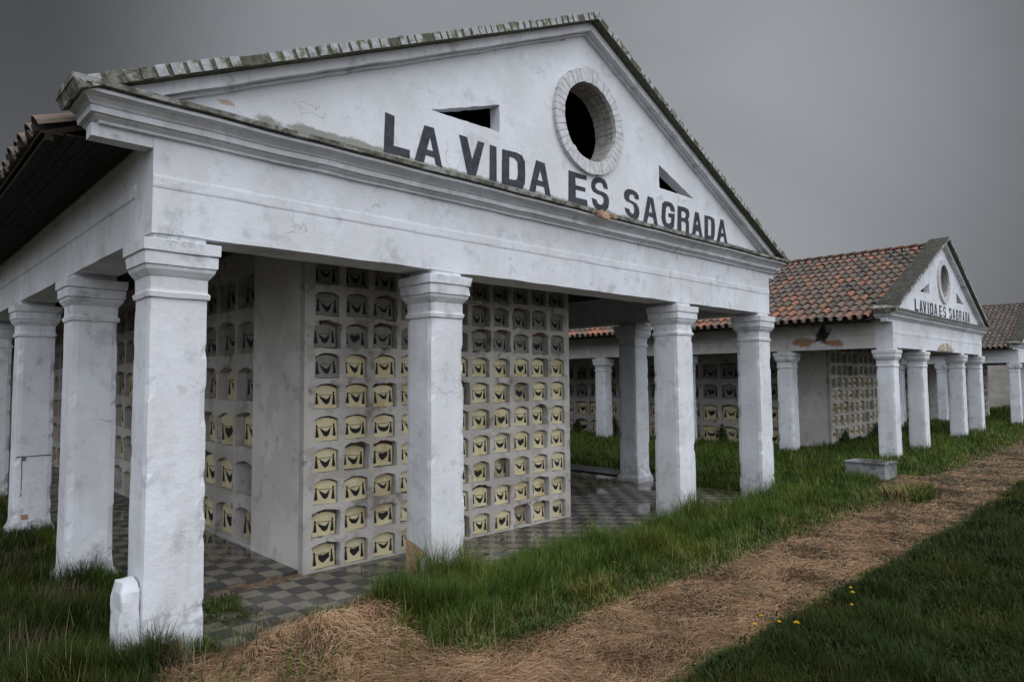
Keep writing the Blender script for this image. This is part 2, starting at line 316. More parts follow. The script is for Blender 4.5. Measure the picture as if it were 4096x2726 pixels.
# ------------------------------------------------------------------ columns
W = .485
def column_mesh(kind, seed, plinth=False):
    """square shaft with slightly rounded, uneven arrises, or its stepped capital"""
    if kind == 'shaft':
        zs = list(np.arange(-.5, 3.12, .075)); prof = [(z, 0.012*(1-max(0, z)/3.1)) for z in zs]
        if plinth: prof = [(z, o + (.055*float(1-sstep(.10, .20, np.array(z))) if z < .22 else 0)) for z, o in prof]
    else:
        prof = [(3.10, .0), (3.108, .018), (3.15, .022), (3.165, .006), (3.18, .002), (3.285, .004), (3.30, .018), (3.345, .050), (3.372, .058), (3.378, .050), (3.385, .070), (3.485, .072), (3.492, .062), (3.50, .087), (3.595, .090), (3.60, .085), (3.601, -.01), (3.665, -.012)]
    per = []; k = 7
    for s in range(4):
        for i in range(k):
            u = i/k; per.append((s, u))
    V = []; F = []
    for z, o in prof:
        h = W/2+o
        for s, u in per:
            a = (-h+2*h*u)
            p = [(a, -h), (h, a), (-a, h), (-h, -a)][s]
            if i == 0: pass
            x, y = p; c = min(h-abs(x), h-abs(y)) if u == 0 else 1
            if u == 0: x *= 1-.010/h; y *= 1-.010/h
            amp = .0045 if kind == 'shaft' else .0045
            wx = nz3(x, y, z, 2.4, seed)*amp*1.3 + nz3(x, y, z, 9, seed)*amp*.4; wy = nz3(x, y, z, 2.4, seed+31)*amp*1.3 + nz3(x, y, z, 9, seed+31)*amp*.4
            if u == 0 and nz3(x, y, z, 6, seed+77) > .27: x *= .955; y *= .955
            V.append((x+wx+W/2, y+wy+W/2, z+(nz3(x, y, z, 4, seed+5)*.008 if kind != 'shaft' else 0)))
    n = len(per)
    for r in range(len(prof)-1):
        for q in range(n): F.append((r*n+q, r*n+(q+1) % n, (r+1)*n+(q+1) % n, (r+1)*n+q))
    F.append(tuple(range((len(prof)-1)*n, len(prof)*n)))
    me = mesh(kind, V, F, WHITE if kind == 'shaft' else WHITE2); return me
SH = [column_mesh('shaft', 3.1+9.7*i) for i in range(6)]; SHP = [column_mesh('shaft', 50.+7*i, True) for i in range(3)]
CA = [column_mesh('capital', 13.1+6.7*i) for i in range(5)]
def add_column(parent, x, y, i, plinth=False, label=None):
    c = link('column', SHP[i % 3] if plinth else SH[i % 6], parent); c.location = (x, y, 0)
    k = link('capital', CA[i % 5], c)
    if label: c['label'] = label
    return c
XS = [0, 2.987, 8.14, 11.082]; RX = XS[3]+W; CX = 5.80

# ------------------------------------------------------------------ shared building meshes
BL = 26.0
front_prof = [(0, 3.662), (0, 4.05), (.008, 4.066), (.010, 4.085), (.010, 4.150), (.003, 4.175), (.003, 4.506), (-W, 4.506), (-W, 3.662)]
ME_FRONT = loft(straight((0, 0), (RX, 0), (0, -1), .12), front_prof, wob=.011, seed=4, mats=[WHITE], name='entablature')
side_prof = [(0, 3.66), (0, 4.05), (.018, 4.065), (.018, 4.165), (.0, 4.18), (.0, 4.60), (-W+.03, 4.60), (-W+.03, 3.66)]
ME_SIDEL = loft(straight((0, W), (0, BL), (-1, 0), .3), side_prof, wob=.009, seed=14, mats=[WHITE], name='side_beam')
ME_SIDER = loft(straight((RX, W), (RX, BL), (1, 0), .3), side_prof, wob=.009, seed=24, mats=[WHITE], name='side_beam')
# horizontal cornice, returned round both ends
cp_ = [(0.002, 4.495), (.045, 4.50), (.045, 4.522), (.06, 4.532), (.085, 4.546), (.085, 4.556), (.122, 4.56), (.128, 4.606), (.112, 4.612), (.128, 4.62), (.14, 4.637), (.175, 4.662), (.222, 4.678), (.238, 4.682), (.240, 4.706), (.215, 4.712), (.215, 4.722), (.282, 4.725), (.288, 4.768), (.25, 4.782), (.01, 4.875)]
cmi = [0]*16+[1]*4
XL, XR = -.38, 11.71
def cpath():
    p = [(XL, .34, -1, 0), (XL, .2, -1, 0), (XL, 0.06, -1, 0), (XL, 0, -1, -1)]
    q = straight((XL, 0), (XR, 0), (0, -1), .11)[1:-1]
    return p+q+[(XR, 0, 1, -1), (XR, .06, 1, 0), (XR, .2, 1, 0), (XR, .34, 1, 0)]
ME_CORN = loft(cpath(), cp_, closed_prof=False, caps=False, wob=.009, seed=8, mi=cmi, mats=[WHITE2, MOSS], name='cornice')
cb = MB(); cb.box((XL+.003, .006, 4.508), (XR-.003, .337, 4.865)); cb.box((XL-.09, .003, 4.398), (-.002, .17, 4.505)); cb.box((RX+.002, .003, 4.398), (XR+.09, .17, 4.505))
ME_CCORE = cb.me('cornice_core', [WHITE2])
# tympanum with a round opening and two triangular ones
OC = (5.875, 6.145); RO, RI = .775, .585
SLOPE = (7.70-4.74)/(CX+.66)
def circ(cx, cz, r, n=64): return [(cx+r*math.cos(2*math.pi*i/n), cz+r*math.sin(2*math.pi*i/n)) for i in range(n)]
TRI1 = [(2.984, 5.555), (4.09, 5.562), (4.09, 5.926)]; TRI2 = [(7.70, 5.528), (8.764, 5.535), (7.70, 5.918)]
def rough_poly(P, step=.06, amp=.007, seed=1.):
    o = []
    for (x0, z0), (x1, z1) in zip(P, P[1:]+P[:1]):
        n = max(1, int(math.dist((x0, z0), (x1, z1))/step))
        for i in range(n):
            x, z = x0+(x1-x0)*i/n, z0+(z1-z0)*i/n
            o.append((x+nz3(x, z, 0, 9, seed)*amp*1.6, z+nz3(x, z, 5, 9, seed)*amp*1.6))
    return o
ME_TYMP = plate('tympanum', [(-.10, 4.80), (-.10, 4.86), (CX, 7.52), (11.58, 4.86), (11.58, 4.80)], [circ(OC[0], OC[1], RO-.06), rough_poly(TRI1), rough_poly(TRI2)], .18, [GABLE], lambda u, v, w: (u, .091-w, v))
def ring_mesh():
    b = MB(); n = 46
    for i in range(n):
        a0 = 2*math.pi*(i+.035)/n; a1 = 2*math.pi*(i+.965)/n
        ro = RO+random.uniform(-.006, .006); ri = RI+random.uniform(-.005, .005); yf = -.065+random.uniform(-.005, .005)
        def P(a, r, y): return (OC[0]+r*math.cos(a), y, OC[1]+r*math.sin(a))
        b.hexa([P(a0, ri, yf), P(a0, ro, yf), P(a0, ro, -.001), P(a0, ri, -.001), P(a1, ri, yf), P(a1, ro, yf), P(a1, ro, -.001), P(a1, ri, -.001)], 0)
        for y0 in (0.0, .115, .23):      # reveal courses
            ri2 = RI+random.uniform(-.005, .006)
            b.hexa([P(a0, ri2, y0+.004), P(a0, RO-.065, y0+.004), P(a0, RO-.065, y0+.108), P(a0, ri2, y0+.108), P(a1, ri2, y0+.004), P(a1, RO-.065, y0+.004), P(a1, RO-.065, y0+.108), P(a1, ri2, y0+.108)], 1)
    # mortar bed just behind the brick faces
    for i in range(n*2):
        a0 = math.pi*i/n; a1 = math.pi*(i+1)/n
        def P(a, r, y): return (OC[0]+r*math.cos(a), y, OC[1]+r*math.sin(a))
        b.hexa([P(a0, RI+.010, -.054), P(a0, RO-.010, -.054), P(a0, RO-.010, -.002), P(a0, RI+.010, -.002), P(a1, RI+.010, -.054), P(a1, RO-.010, -.054), P(a1, RO-.010, -.002), P(a1, RI+.010, -.002)], 2)
        b.hexa([P(a0, RI+.012, .002), P(a0, RO-.062, .002), P(a0, RO-.062, .335), P(a0, RI+.012, .335), P(a1, RI+.012, .002), P(a1, RO-.062, .002), P(a1, RO-.062, .335), P(a1, RI+.012, .335)], 2)
    me = b.me('brick_ring', [RINGB, REVB, DARKJ]); fix_normals(me); return me
ME_RING = ring_mesh()
# raking coping: a course of bricks on edge over a plastered fillet
def rake_pt(side, s, perp, y):
    """s metres along the slope from the apex, perp metres below the top line"""
    if side < 0: ex, ez = -.66, 4.74
    else: ex, ez = 12.0, 4.75
    L = math.dist((CX, 7.70), (ex, ez)); dx, dz = (ex-CX)/L, (ez-7.70)/L
    nx_, nz_ = (dz, -dx) if side > 0 else (-dz, dx)
    if nz_ > 0: nx_, nz_ = -nx_, -nz_
    return (CX+dx*s+nx_*perp, y, 7.70+dz*s+nz_*perp), L
def rake_meshes(back=.34):
    b = MB(); j = MB(); f2 = MB()
    for side in (-1, 1):
        _, L = rake_pt(side, 0, 0, 0); s = .02
        while s < L-.02:
            w = random.uniform(.078, .105); e = min(s+w, L)
            t0 = random.uniform(-.006, .008); y0 = -.28+random.uniform(-.010, .010)
            for (ya, yb) in ((y0, .0), (.004, back)):
                tt = t0+random.uniform(-.004, .004)
                pts = [rake_pt(side, a, q, y)[0] for q in (.095, tt) for a, y in ((s, ya), (e, ya), (e, yb), (s, yb))]
                b.hexa(pts, 0)
            s = e+random.uniform(.026, .050)
        def slab(mb, s0, s1, q0, q1, ya, yb, mi=0, n=60, wob=0):
            for i in range(n):
                a, e = s0+(s1-s0)*i/n, s0+(s1-s0)*(i+1)/n
                w0, w1 = [nz3(v, q1*3, side*5, 3, 2.2)*wob for v in (a, e)]
                pts = [rake_pt(side, v, q+(wv if q == q1 else 0), y)[0] for q in (q1, q0) for v, wv, y in ((a, w0, ya+w0*.6), (e, w1, ya+w1*.6), (e, w1, yb), (a, w0, yb))]
                mb.hexa(pts, mi)
        slab(j, .0, L-.03, .010, .100, -.272, back-.01, 0, wob=.008)
        slab(f2, .04 if side < 0 else .04, L-.28, .102, .205, -.150, .30, 0, wob=.010)
        slab(f2, .04, L-.35, .207, .235, -.055, .30, 0, wob=.012)
    a = b.me('coping', [CAPB, CAPT, MOSS]); fix_normals(a)
    for p in a.polygons:
        if p.normal.z > .5: p.material_index = 1
        elif p.center.z < 5.05 and random.random() < .75: p.material_index = 2
    c = j.me('coping_bed', [JOINT]); fix_normals(c); d = f2.me('raking_fillet', [WHITE2]); fix_normals(d)
    return a, c, d
ME_COP, ME_BED, ME_FIL = rake_meshes()

# clay tile roof ------------------------------------------------------
EX, EZ = -.76, 4.465; RZ = 7.40
def roof_mesh(seed, ncol, y0=.36, pitch=.268, ncourse=14):
    rnd = random.Random(seed); V = []; F = []; T = []
    L = math.dist((EX, EZ), (CX, RZ)); ux, uz = (CX-EX)/L, (RZ-EZ)/L; nxx, nzz = -uz, ux; ex = L/ncourse
    def barrel(yc, s0, ln, r0, r1, base0, base1, convex, val, th=.012, seg=7, dy=0, arc=1.0):
        rows = []
        for (s, r, bs, dd) in ((s0, r0, base0, 0), (s0+ln, r1, base1, dy)):
            for rr in (r, r-th):
                row = []
                for k in range(seg+1):
                    a = math.pi*(.5-.5*arc)+math.pi*arc*k/seg
                    yy = yc+dd+rr*math.cos(a); hh = bs+(rr*math.sin(a) if convex else -rr*math.sin(a))
                    row.append(len(V)); V.append((EX+ux*s+nxx*hh, yy, EZ+uz*s+nzz*hh))
                rows.append(row)
        lo, li, uo, ui = rows
        for k in range(seg):
            F.append((lo[k], lo[k+1], uo[k+1], uo[k])); F.append((li[k+1], li[k], ui[k], ui[k+1])); F.append((lo[k+1], lo[k], li[k], li[k+1]))
            T.extend([val, val*.8, val*.9])
    for j in range(ncol):
        y = y0+.14+j*pitch; colbias = rnd.uniform(-.08, .08)
        for i in range(ncourse):
            v = min(1, max(0, rnd.betavariate(1.35, 1.5)+colbias-.02+(.12 if i < 2 else 0)))
            jy = rnd.uniform(-.010, .010); s = i*ex+rnd.uniform(-.02, .02)
            barrel(y+jy, s, ex*1.18, .100+rnd.uniform(-.004, .004), .082, .055+rnd.uniform(-.006, .01), .020, True, v, dy=rnd.uniform(-.008, .008))
            barrel(y+pitch/2+rnd.uniform(-.006, .006), s-.02, ex*1.15, .098, .098, .112, .085, False, rnd.uniform(.0, .55), seg=5, arc=.86)
    # ridge
    Lr = ncol*pitch; k = int(Lr/.42)
    for i in range(k):
        yy = y0+i*.42; v = rnd.uniform(.45, .95); base = len(V)
        for (y, r, h) in ((yy-.03, .125, .035), (yy+.42, .108, .0)):
            for q in range(9):
                a = math.pi*q/8; V.append((CX+r*math.cos(a), y, RZ+.075+h+r*math.sin(a)*.8))
        for q in range(8): F.append((base+q, base+q+1, base+9+q+1, base+9+q)); T.append(v)
        F.append(tuple(base+q for q in range(9))); T.append(v)
    me = mesh('roof', V, F, TILE); at = me.attributes.new('tile', 'FLOAT', 'FACE'); at.data.foreach_set('value', T)
    return me
def mirrored(me):
    m2 = me.copy()
    co = np.empty(len(m2.vertices)*3, dtype=np.float32); m2.vertices.foreach_get('co', co); co[0::3] = 2*CX-co[0::3]; m2.vertices.foreach_set('co', co); m2.flip_normals(); m2.update(); return m2
ME_ROOF = roof_mesh(5, 95); ME_ROOFR = mirrored(ME_ROOF)
def weathered(me, k):      # the nearest roof is older: darker clay
    m2 = me.copy(); a_ = m2.attributes['tile']; v = np.empty(len(m2.polygons), np.float32); a_.data.foreach_get('value', v); a_.data.foreach_set('value', v*k); return m2
ME_ROOF_OLD, ME_ROOFR_OLD = weathered(ME_ROOF, .60), weathered(ME_ROOFR, .60)
# boards under the tiles, eave soffit, ceiling
def under_mesh():
    b = MB()
    for side in (-1, 1):
        X_ = (lambda x: x) if side < 0 else (lambda x: 2*CX-x)
        def q(x, z, y): return (X_(x), y, z)
        sl = (RZ-EZ)/(CX-EX)
        p = [q(EX+.03, EZ+.0, .35), q(CX, RZ-.03, .35), q(CX, RZ-.03, BL), q(EX+.03, EZ+.0, BL)]
        b.hexa([Vector(v)-Vector((0, 0, .05)) for v in p]+p, 0)
    b.box((W-.03, W+.01, 4.30), (RX-W+.03, BL, 4.34), 0)
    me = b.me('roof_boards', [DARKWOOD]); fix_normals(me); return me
ME_UNDER = under_mesh()
def soffit_mesh(side):
    b = MB(); x = -.025
    while x > EX+.08:
        w = random.uniform(.065, .085); y = .345
        while y < BL:
            l = random.uniform(1.5, 3.2); y2 = min(BL, y+l); dz = random.uniform(-.006, .006); zz = 4.50+(x)*.09
            xa, xb = (x-w, x) if side < 0 else (2*CX-x-.04, 2*CX-x+w-.04)
            b.box((min(xa, xb), y, zz+dz), (max(xa, xb), y2-.006, zz+.02+dz), 0); y = y2
        x -= w+.010
    b.box((EX+.03, .345, 4.385) if side < 0 else (2*CX-EX-.09, .345, 4.385), (EX+.09, BL, 4.44) if side < 0 else (2*CX-EX-.03, BL, 4.44), 0)
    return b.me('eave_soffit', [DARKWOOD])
ME_SOFL, ME_SOFR = soffit_mesh(-1), soffit_mesh(1)

# niche walls ---------------------------------------------------------
def arch(cx, z0, w, h, seed, rough=.004, rise=.045, n=7):
    x0, x1 = cx-w/2, cx+w/2; zs = z0+h-rise
    P = [(x0, z0), (x1, z0), (x1, zs)]+[(x1-w*i/n, zs+rise*math.sin(math.pi*(i/n))**.8) for i in range(1, n)]+[(x0, zs)]
    o = []
    for (a, b_), (c, d) in zip(P, P[1:]+P[:1]):
        m_ = max(1, int(math.dist((a, b_), (c, d))/.08))
        for i in range(m_):
            x, z = a+(c-a)*i/m_, b_+(d-b_)*i/m_
            o.append((x+nz3(x, z, seed, 14, seed)*rough*1.5, z+nz3(x, z, seed+3, 14, seed)*rough*1.5))
    return o
def ornament(kind):
    """dark garland motif drawn in a unit panel (x 0..1, z 0..1): a plain swag hung between two tassels, a bowl-shaped swag, or a leaf"""
    q = random.Random(100+kind); J = lambda a: q.uniform(-a, a)
    def tassel(x, z0, z1, w, lean=0.):      # round knob over a flared skirt
        P = [(x-w*.18, z1+.03), (x+w*.18, z1+.03), (x+w*.30, z1-.03), (x+w*.16, z1-.09), (x+w*.22, z1-.12), (x+w*.55, z0), (x-w*.55, z0), (x-w*.22, z1-.12), (x-w*.16, z1-.09), (x-w*.30, z1-.03)]
        return [(a+J(.006), b_+J(.006)) for a, b_ in P]
    def rod(x0, x1, za, zb): return [(x0, za), (x1, zb), (x1, zb+.022), (x0, za+.022)]
    zr = .60+J(.03); tl = J(.035); L_ = tassel(.12, .16+J(.03), .66+J(.03), .15, J(.08)); R_ = tassel(.88, .16+J(.03), .68+J(.03), .15, J(.08))
    xa, xb = .26+J(.03), .74+J(.03); m_ = .5+J(.06); s_ = kind % 4
    if s_ == 0: mid = [(xa, zr), (xa+.05, zr-.14), (m_-.10, zr-.34), (m_+.02, zr-.42), (m_+.14, zr-.33), (xb-.03, zr-.15), (xb, zr), (xb-.10, zr-.10), (m_+.06, zr-.17), (m_-.03, zr-.16), (xa+.11, zr-.08)]
    elif s_ == 1: mid = [(xa, zr), (xa+.07, zr-.10), (m_-.04, zr-.25), (m_+.13, zr-.27), (xb-.04, zr-.14), (xb, zr), (xb-.07, zr-.03), (m_+.08, zr-.13), (xa+.10, zr-.03)]
    elif s_ == 2: mid = [(xa+.03, zr-.02), (xa+.02, zr-.16), (xa+.12, zr-.30), (m_, zr-.38), (m_+.13, zr-.30), (xb+.02, zr-.17), (xb-.01, zr+.0), (m_+.10, zr-.03), (m_, zr-.06), (m_-.11, zr-.02)]
    else: mid = [(xa-.03, zr), (xa, zr-.20), (xa+.10, zr-.33), (m_, zr-.38), (xb-.08, zr-.35), (xb+.01, zr-.21), (xb+.03, zr), (xb-.05, zr-.12), (m_+.05, zr-.18), (xa+.07, zr-.13)]
    return [L_, R_, mid, rod(.12, .88, zr+tl-.004, zr-tl+.006)]
PANELS = {}
def panel_mesh(w, h, kind, mat, rise=.045, tone=0):
    key = (round(w, 3), round(h, 3), kind, mat.name)
    if key in PANELS: return PANELS[key]
    out_ = arch(0, 0, w, h, 1., 0, rise); b = MB(); n = len(out_)
    fr = [(x, 0, z) for x, z in out_]; bk = [(x, .014, z) for x, z in out_]
    b.face(fr, 0)
    for i in range(n): k = (i+1) % n; b.face([fr[i], bk[i], bk[k], fr[k]], 0)
    for P in ornament(kind): b.face([((x-.5)*w*.98, -.0025, z*h) for x, z in P], 1)
    me = b.me('niche_panel', [mat, ARTP]); bm = bmesh.new(); bm.from_mesh(me); bmesh.ops.triangulate(bm, faces=[f_ for f_ in bm.faces if len(f_.verts) > 4]); bm.to_mesh(me); bm.free()
    for p in me.polygons:
        if p.normal.y > .9 and p.center.y < .01: p.flip()
    PANELS[key] = me; return me
def niche_wall(parent, x0, x1, z0, z1, cols, zrows, w, h, mapf, rotz, orig, seed, indiv, depth=(.035, .085), thick=.12, rise=.045, greyrows=3, broken=.28, missing=.02):
    """cols: centres along the wall, zrows: bottoms. mapf(u, z, d) -> point, d metres into the wall. indiv(ci, ri) -> own object?"""
    rnd = random.Random(seed); holes = []; spots = []
    for ci, u in enumerate(cols):
        for ri, z in enumerate(zrows):
            brk = rnd.random() < broken; gx_, gz_ = rnd.uniform(-.008, .008), rnd.uniform(-.010, .010)
            if z+gz_ < z0+.015: gz_ = z0+.015-z
            if brk: holes.append(arch(u+gx_+rnd.uniform(-.004, .014), z+gz_-.006, w+rnd.uniform(.03, .065), h+rnd.uniform(.02, .055), seed+ci*7+ri, .022, rise))
            else: holes.append(arch(u+gx_, z+gz_, w+rnd.uniform(-.006, .012), h+rnd.uniform(-.006, .010), seed+ci*7+ri, .007, rise))
            spots.append((ci, ri, u+gx_, z+gz_, brk))
    wall = link('niche_wall', plate('niche_wall', [(x0, z0), (x1, z0), (x1, z1), (x0, z1)], holes, thick, [GREYW], lambda a, b_, c_: mapf(a, b_, thick/2-c_)), parent)
    rest = MB(); mats = [CREAM, GREYP, BROWNP, ARTP]; cnt = 0
    for ci, ri, u, z, brk in spots:
        r1, r2, r3, r4, r5 = [rnd.random() for _ in range(5)]
        if r1 < missing: continue
        top = ri >= len(zrows)-greyrows or (ri == len(zrows)-greyrows-1 and ci == 0)
        mat = GREYP if top else (BROWNP if r2 < .05 else CREAM)  # upper rows get the grey panel colour instead of cream
        kind = (0 if r3 < .45 else 1 if r3 < .66 else 2 if r3 < .88 else 3)+4*int(r5*4.99)
        pw, ph = w-.016, h-.018; d = depth[0]+(depth[1]-depth[0])*r4 + (.02 if brk else 0)
        me = panel_mesh(pw, ph, kind, mat, rise); tilt = (r5-.5)*.09
        p = mapf(u, z+.004, d); M_ = Matrix.Translation(p) @ Matrix.Rotation(rotz, 4, 'Z') @ Matrix.Translation((0, 0, ph/2)) @ Matrix.Rotation(tilt, 4, 'Y') @ Matrix.Rotation((r2-.5)*.10, 4, 'X') @ Matrix.Translation((0, 0, -ph/2))
        if indiv(ci, ri) and cnt < 100:
            o = link('niche_panel', me, wall); o.matrix_local = M_; cnt += 1
            if mat is BROWNP: o['label'] = 'niche panel with brown stains'
            elif mat is GREYP: o['label'] = 'grey niche panel with dark garland'
            else: o['label'] = 'cream niche panel with dark garland'
        else:
            i0 = len(rest.V); rest.V += [tuple(M_ @ v.co) for v in me.vertices]
            for pl in me.polygons: rest.F.append(tuple(i0+k for k in pl.vertices)); rest.M.append({0: {'cream_panel': 0, 'grey_panel': 1, 'stained_panel': 2}[mat.name], 1: 3}[pl.material_index])
    if rest.F:
        o = link('niche_panels', rest.me('niche_panels', mats), wall); tag(o, kind='stuff')
    return wall

LETTERS = [[[(2.352, 5.353), (2.475, 5.34), (2.464, 4.998), (2.683, 5.0), (2.683, 4.906), (2.334, 4.901)]], [[(2.888, 5.342), (3.027, 5.346), (3.151, 4.897), (3.055, 4.911), (3.034, 4.992), (2.906, 4.995), (2.885, 4.903), (2.75, 4.901)], [(2.972, 5.222), (3.017, 5.063), (2.924, 5.064)]], [[(3.413, 5.362), (3.539, 5.361), (3.619, 5.097), (3.715, 5.353), (3.822, 5.357), (3.681, 4.905), (3.544, 4.897)]], [[(3.916, 5.357), (4.029, 5.354), (4.029, 4.902), (3.907, 4.902)]], [[(4.131, 5.349), (4.385, 5.363), (4.491, 5.346), (4.544, 5.27), (4.549, 5.089), (4.537, 4.971), (4.495, 4.898), (4.119, 4.897)], [(4.257, 5.281), (4.349, 5.281), (4.405, 5.239), (4.413, 5.087), (4.399, 5.014), (4.363, 4.987), (4.251, 4.98)]], [[(4.761, 5.344), (4.93, 5.335), (5.043, 4.896), (4.937, 4.905), (4.914, 5.005), (4.764, 5.002), (4.74, 4.899), (4.621, 4.899)], [(4.838, 5.222), (4.892, 5.074), (4.785, 5.075)]], [[(5.425, 5.345), (5.823, 5.343), (5.817, 5.28), (5.567, 5.272), (5.573, 5.159), (5.792, 5.16), (5.789, 5.1), (5.571, 5.097), (5.573, 4.979), (5.826, 4.985), (5.832, 4.894), (5.413, 4.901)]], [[(6.319, 5.239), (6.3, 5.314), (6.246, 5.368), (6.155, 5.385), (6.054, 5.375), (5.974, 5.333), (5.93, 5.267), (5.928, 5.196), (5.96, 5.145), (6.049, 5.124), (6.159, 5.118), (6.209, 5.095), (6.218, 5.045), (6.19, 4.988), (6.125, 4.967), (6.065, 4.986), (6.037, 5.032), (5.932, 5.038), (5.947, 4.984), (5.975, 4.932), (6.034, 4.897), (6.143, 4.887), (6.255, 4.896), (6.318, 4.952), (6.345, 5.042), (6.332, 5.118), (6.282, 5.161), (6.19, 5.176), (6.08, 5.181), (6.027, 5.203), (6.022, 5.247), (6.056, 5.285), (6.133, 5.31), (6.193, 5.3), (6.222, 5.24)]], [[(7.109, 5.221), (7.108, 5.28), (7.053, 5.331), (6.952, 5.351), (6.829, 5.343), (6.751, 5.302), (6.717, 5.241), (6.737, 5.171), (6.791, 5.141), (6.901, 5.133), (6.967, 5.111), (6.988, 5.053), (6.975, 4.99), (6.94, 4.961), (6.885, 4.975), (6.853, 5.024), (6.737, 5.035), (6.749, 4.979), (6.796, 4.933), (6.861, 4.903), (7.04, 4.891), (7.098, 4.942), (7.123, 5.021), (7.103, 5.093), (7.047, 5.145), (6.958, 5.164), (6.869, 5.175), (6.852, 5.213), (6.871, 5.257), (6.927, 5.278), (6.983, 5.271), (7.011, 5.221)]], [[(7.359, 5.326), (7.508, 5.318), (7.632, 4.884), (7.53, 4.892), (7.498, 4.995), (7.367, 4.999), (7.321, 4.881), (7.223, 4.893)], [(7.439, 5.238), (7.476, 5.066), (7.381, 5.069)]], [[(8.147, 5.192), (8.132, 5.27), (8.069, 5.325), (7.967, 5.34), (7.84, 5.328), (7.771, 5.28), (7.755, 5.162), (7.74, 5.032), (7.765, 4.95), (7.837, 4.897), (8.053, 4.89), (8.111, 4.938), (8.141, 5.165), (7.95, 5.142), (7.945, 5.086), (8.034, 5.079), (8.026, 5.005), (7.953, 4.962), (7.878, 4.975), (7.855, 5.05), (7.876, 5.212), (7.926, 5.261), (7.99, 5.26), (8.026, 5.194)]], [[(8.238, 5.321), (8.465, 5.33), (8.573, 5.308), (8.606, 5.246), (8.595, 5.184), (8.552, 5.135), (8.583, 5.092), (8.577, 4.885), (8.474, 4.885), (8.489, 5.048), (8.441, 5.075), (8.347, 5.07), (8.332, 4.888), (8.208, 4.891)], [(8.349, 5.251), (8.448, 5.25), (8.496, 5.22), (8.485, 5.167), (8.444, 5.137), (8.345, 5.136)]], [[(8.795, 5.311), (8.913, 5.309), (9.023, 4.877), (8.932, 4.882), (8.901, 4.971), (8.814, 4.973), (8.777, 4.892), (8.674, 4.896)], [(8.848, 5.183), (8.889, 5.087), (8.819, 5.084)]], [[(9.109, 5.302), (9.345, 5.306), (9.448, 5.275), (9.467, 5.168), (9.449, 4.976), (9.399, 4.878), (9.096, 4.887)], [(9.229, 5.256), (9.312, 5.253), (9.34, 5.211), (9.329, 4.974), (9.283, 4.949), (9.216, 4.95)]], [[(9.68, 5.32), (9.779, 5.312), (9.916, 4.881), (9.815, 4.887), (9.782, 4.995), (9.679, 4.993), (9.622, 4.881), (9.521, 4.891)], [(9.741, 5.178), (9.776, 5.063), (9.683, 5.06)]]]
LETTER_BOX_SECOND = [(2.294, 2.708), (2.83, 3.182), (3.23, 3.621), (3.77, 3.9), (4.052, 4.453), (4.557, 4.939), (5.198, 5.562), (5.729, 6.093), (6.512, 6.892), (7.013, 7.38), (7.504, 7.882), (8.01, 8.333), (8.503, 8.795), (8.956, 9.269), (9.337, 9.685)]

# ------------------------------------------------------------------ inscription
def letters_mesh(boxes=None, zr=(4.885, 5.35)):
    polys = []
    for i, L in enumerate(LETTERS):
        xs = [p[0] for p in L[0]]; zs = [p[1] for p in L[0]]
        for P in L:
            if boxes:
                x0, x1 = boxes[i]; P = [(x0+(x-min(xs))/(max(xs)-min(xs))*(x1-x0), zr[0]+(z-min(zs))/(max(zs)-min(zs))*(zr[1]-zr[0])) for x, z in P]
            polys.append(P)
    out_ = []; k = 0
    for L in LETTERS: out_.append(plate('letter', polys[k], polys[k+1:k+len(L)], .004, [BLACKP], lambda u, v, w: (u, -.003-w, v))); k += len(L)
    return out_
ME_LET = letters_mesh(); ME_LET2 = letters_mesh(LETTER_BOX_SECOND, (4.862, 5.27))
def patch(parent, pts, mapf, mat, name, label=None, amp=.012, th=.006, seed=1.):
    o = link(name, plate(name, rough_poly(pts, .03, amp, seed), [], th, [mat], mapf), parent)
    if label: o['label'] = label
    return o
GAB = plate('rear_wall', [(W, 4.3), (CX, 7.3), (RX-W, 4.3)], [], .2, [INNER], lambda u, v, w: (u, BL-.2-w, v))
def building(name, label, loc, scale, rot, ys, let, plinths=(), roofs=(ME_ROOF, ME_ROOFR)):
    B = empty(name, None, loc); B.scale = (scale,)*3; B.rotation_euler.z = rot
    tag(B, label, 'building', 'white columned burial buildings in a row')
    k = 0
    for x in XS: add_column(B, x, 0, k); k += 1
    for i, y in enumerate(ys[1:], 1):
        add_column(B, 0, y, k+i, plinth=i in plinths); add_column(B, XS[3], y, k+i+3, plinth=True)
    link('entablature', ME_FRONT, B); link('side_beam', ME_SIDEL, B); link('side_beam', ME_SIDER, B)
    c = link('cornice', ME_CORN, B); link('cornice_core', ME_CCORE, c)
    p = link('pediment', ME_TYMP, B); link('brick_ring', ME_RING, p)
    for ch, lm in zip('LAVIDAESSAGRADA', let): o = link('letter', lm, p); o['label'] = 'painted black letter '+ch
    q = link('coping', ME_COP, B); link('coping_bed', ME_BED, q); link('raking_fillet', ME_FIL, q)
    link('roof', roofs[0], B); link('roof', roofs[1], B); ew = MB(); ew.box((W, BL-.2, -.5), (RX-W, BL-.02, 4.295)); link('end_wall', ew.me('end_wall', [INNER]), B)
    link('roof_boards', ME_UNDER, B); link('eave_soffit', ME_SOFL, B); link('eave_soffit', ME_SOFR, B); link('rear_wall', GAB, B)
    return B
B1 = building('columbarium', 'nearest and largest white columned building with LA VIDA ES SAGRADA painted across its gable', (0, 0, 0), 1.0, 0, [0, 2.99, 6.711, 11.1, 15.0, 19.0, 23.0], ME_LET, plinths=(1, 2), roofs=(ME_ROOF_OLD, ME_ROOFR_OLD))
B2 = building('columbarium', 'middle building of the row, tiled roof slope in full view beyond the nearest gable', (17.8519, -.3705, -.1759), .9066, .0159, [0, 2.99, 6.711, 10.51, 14.4, 18.4, 22.4], ME_LET2)
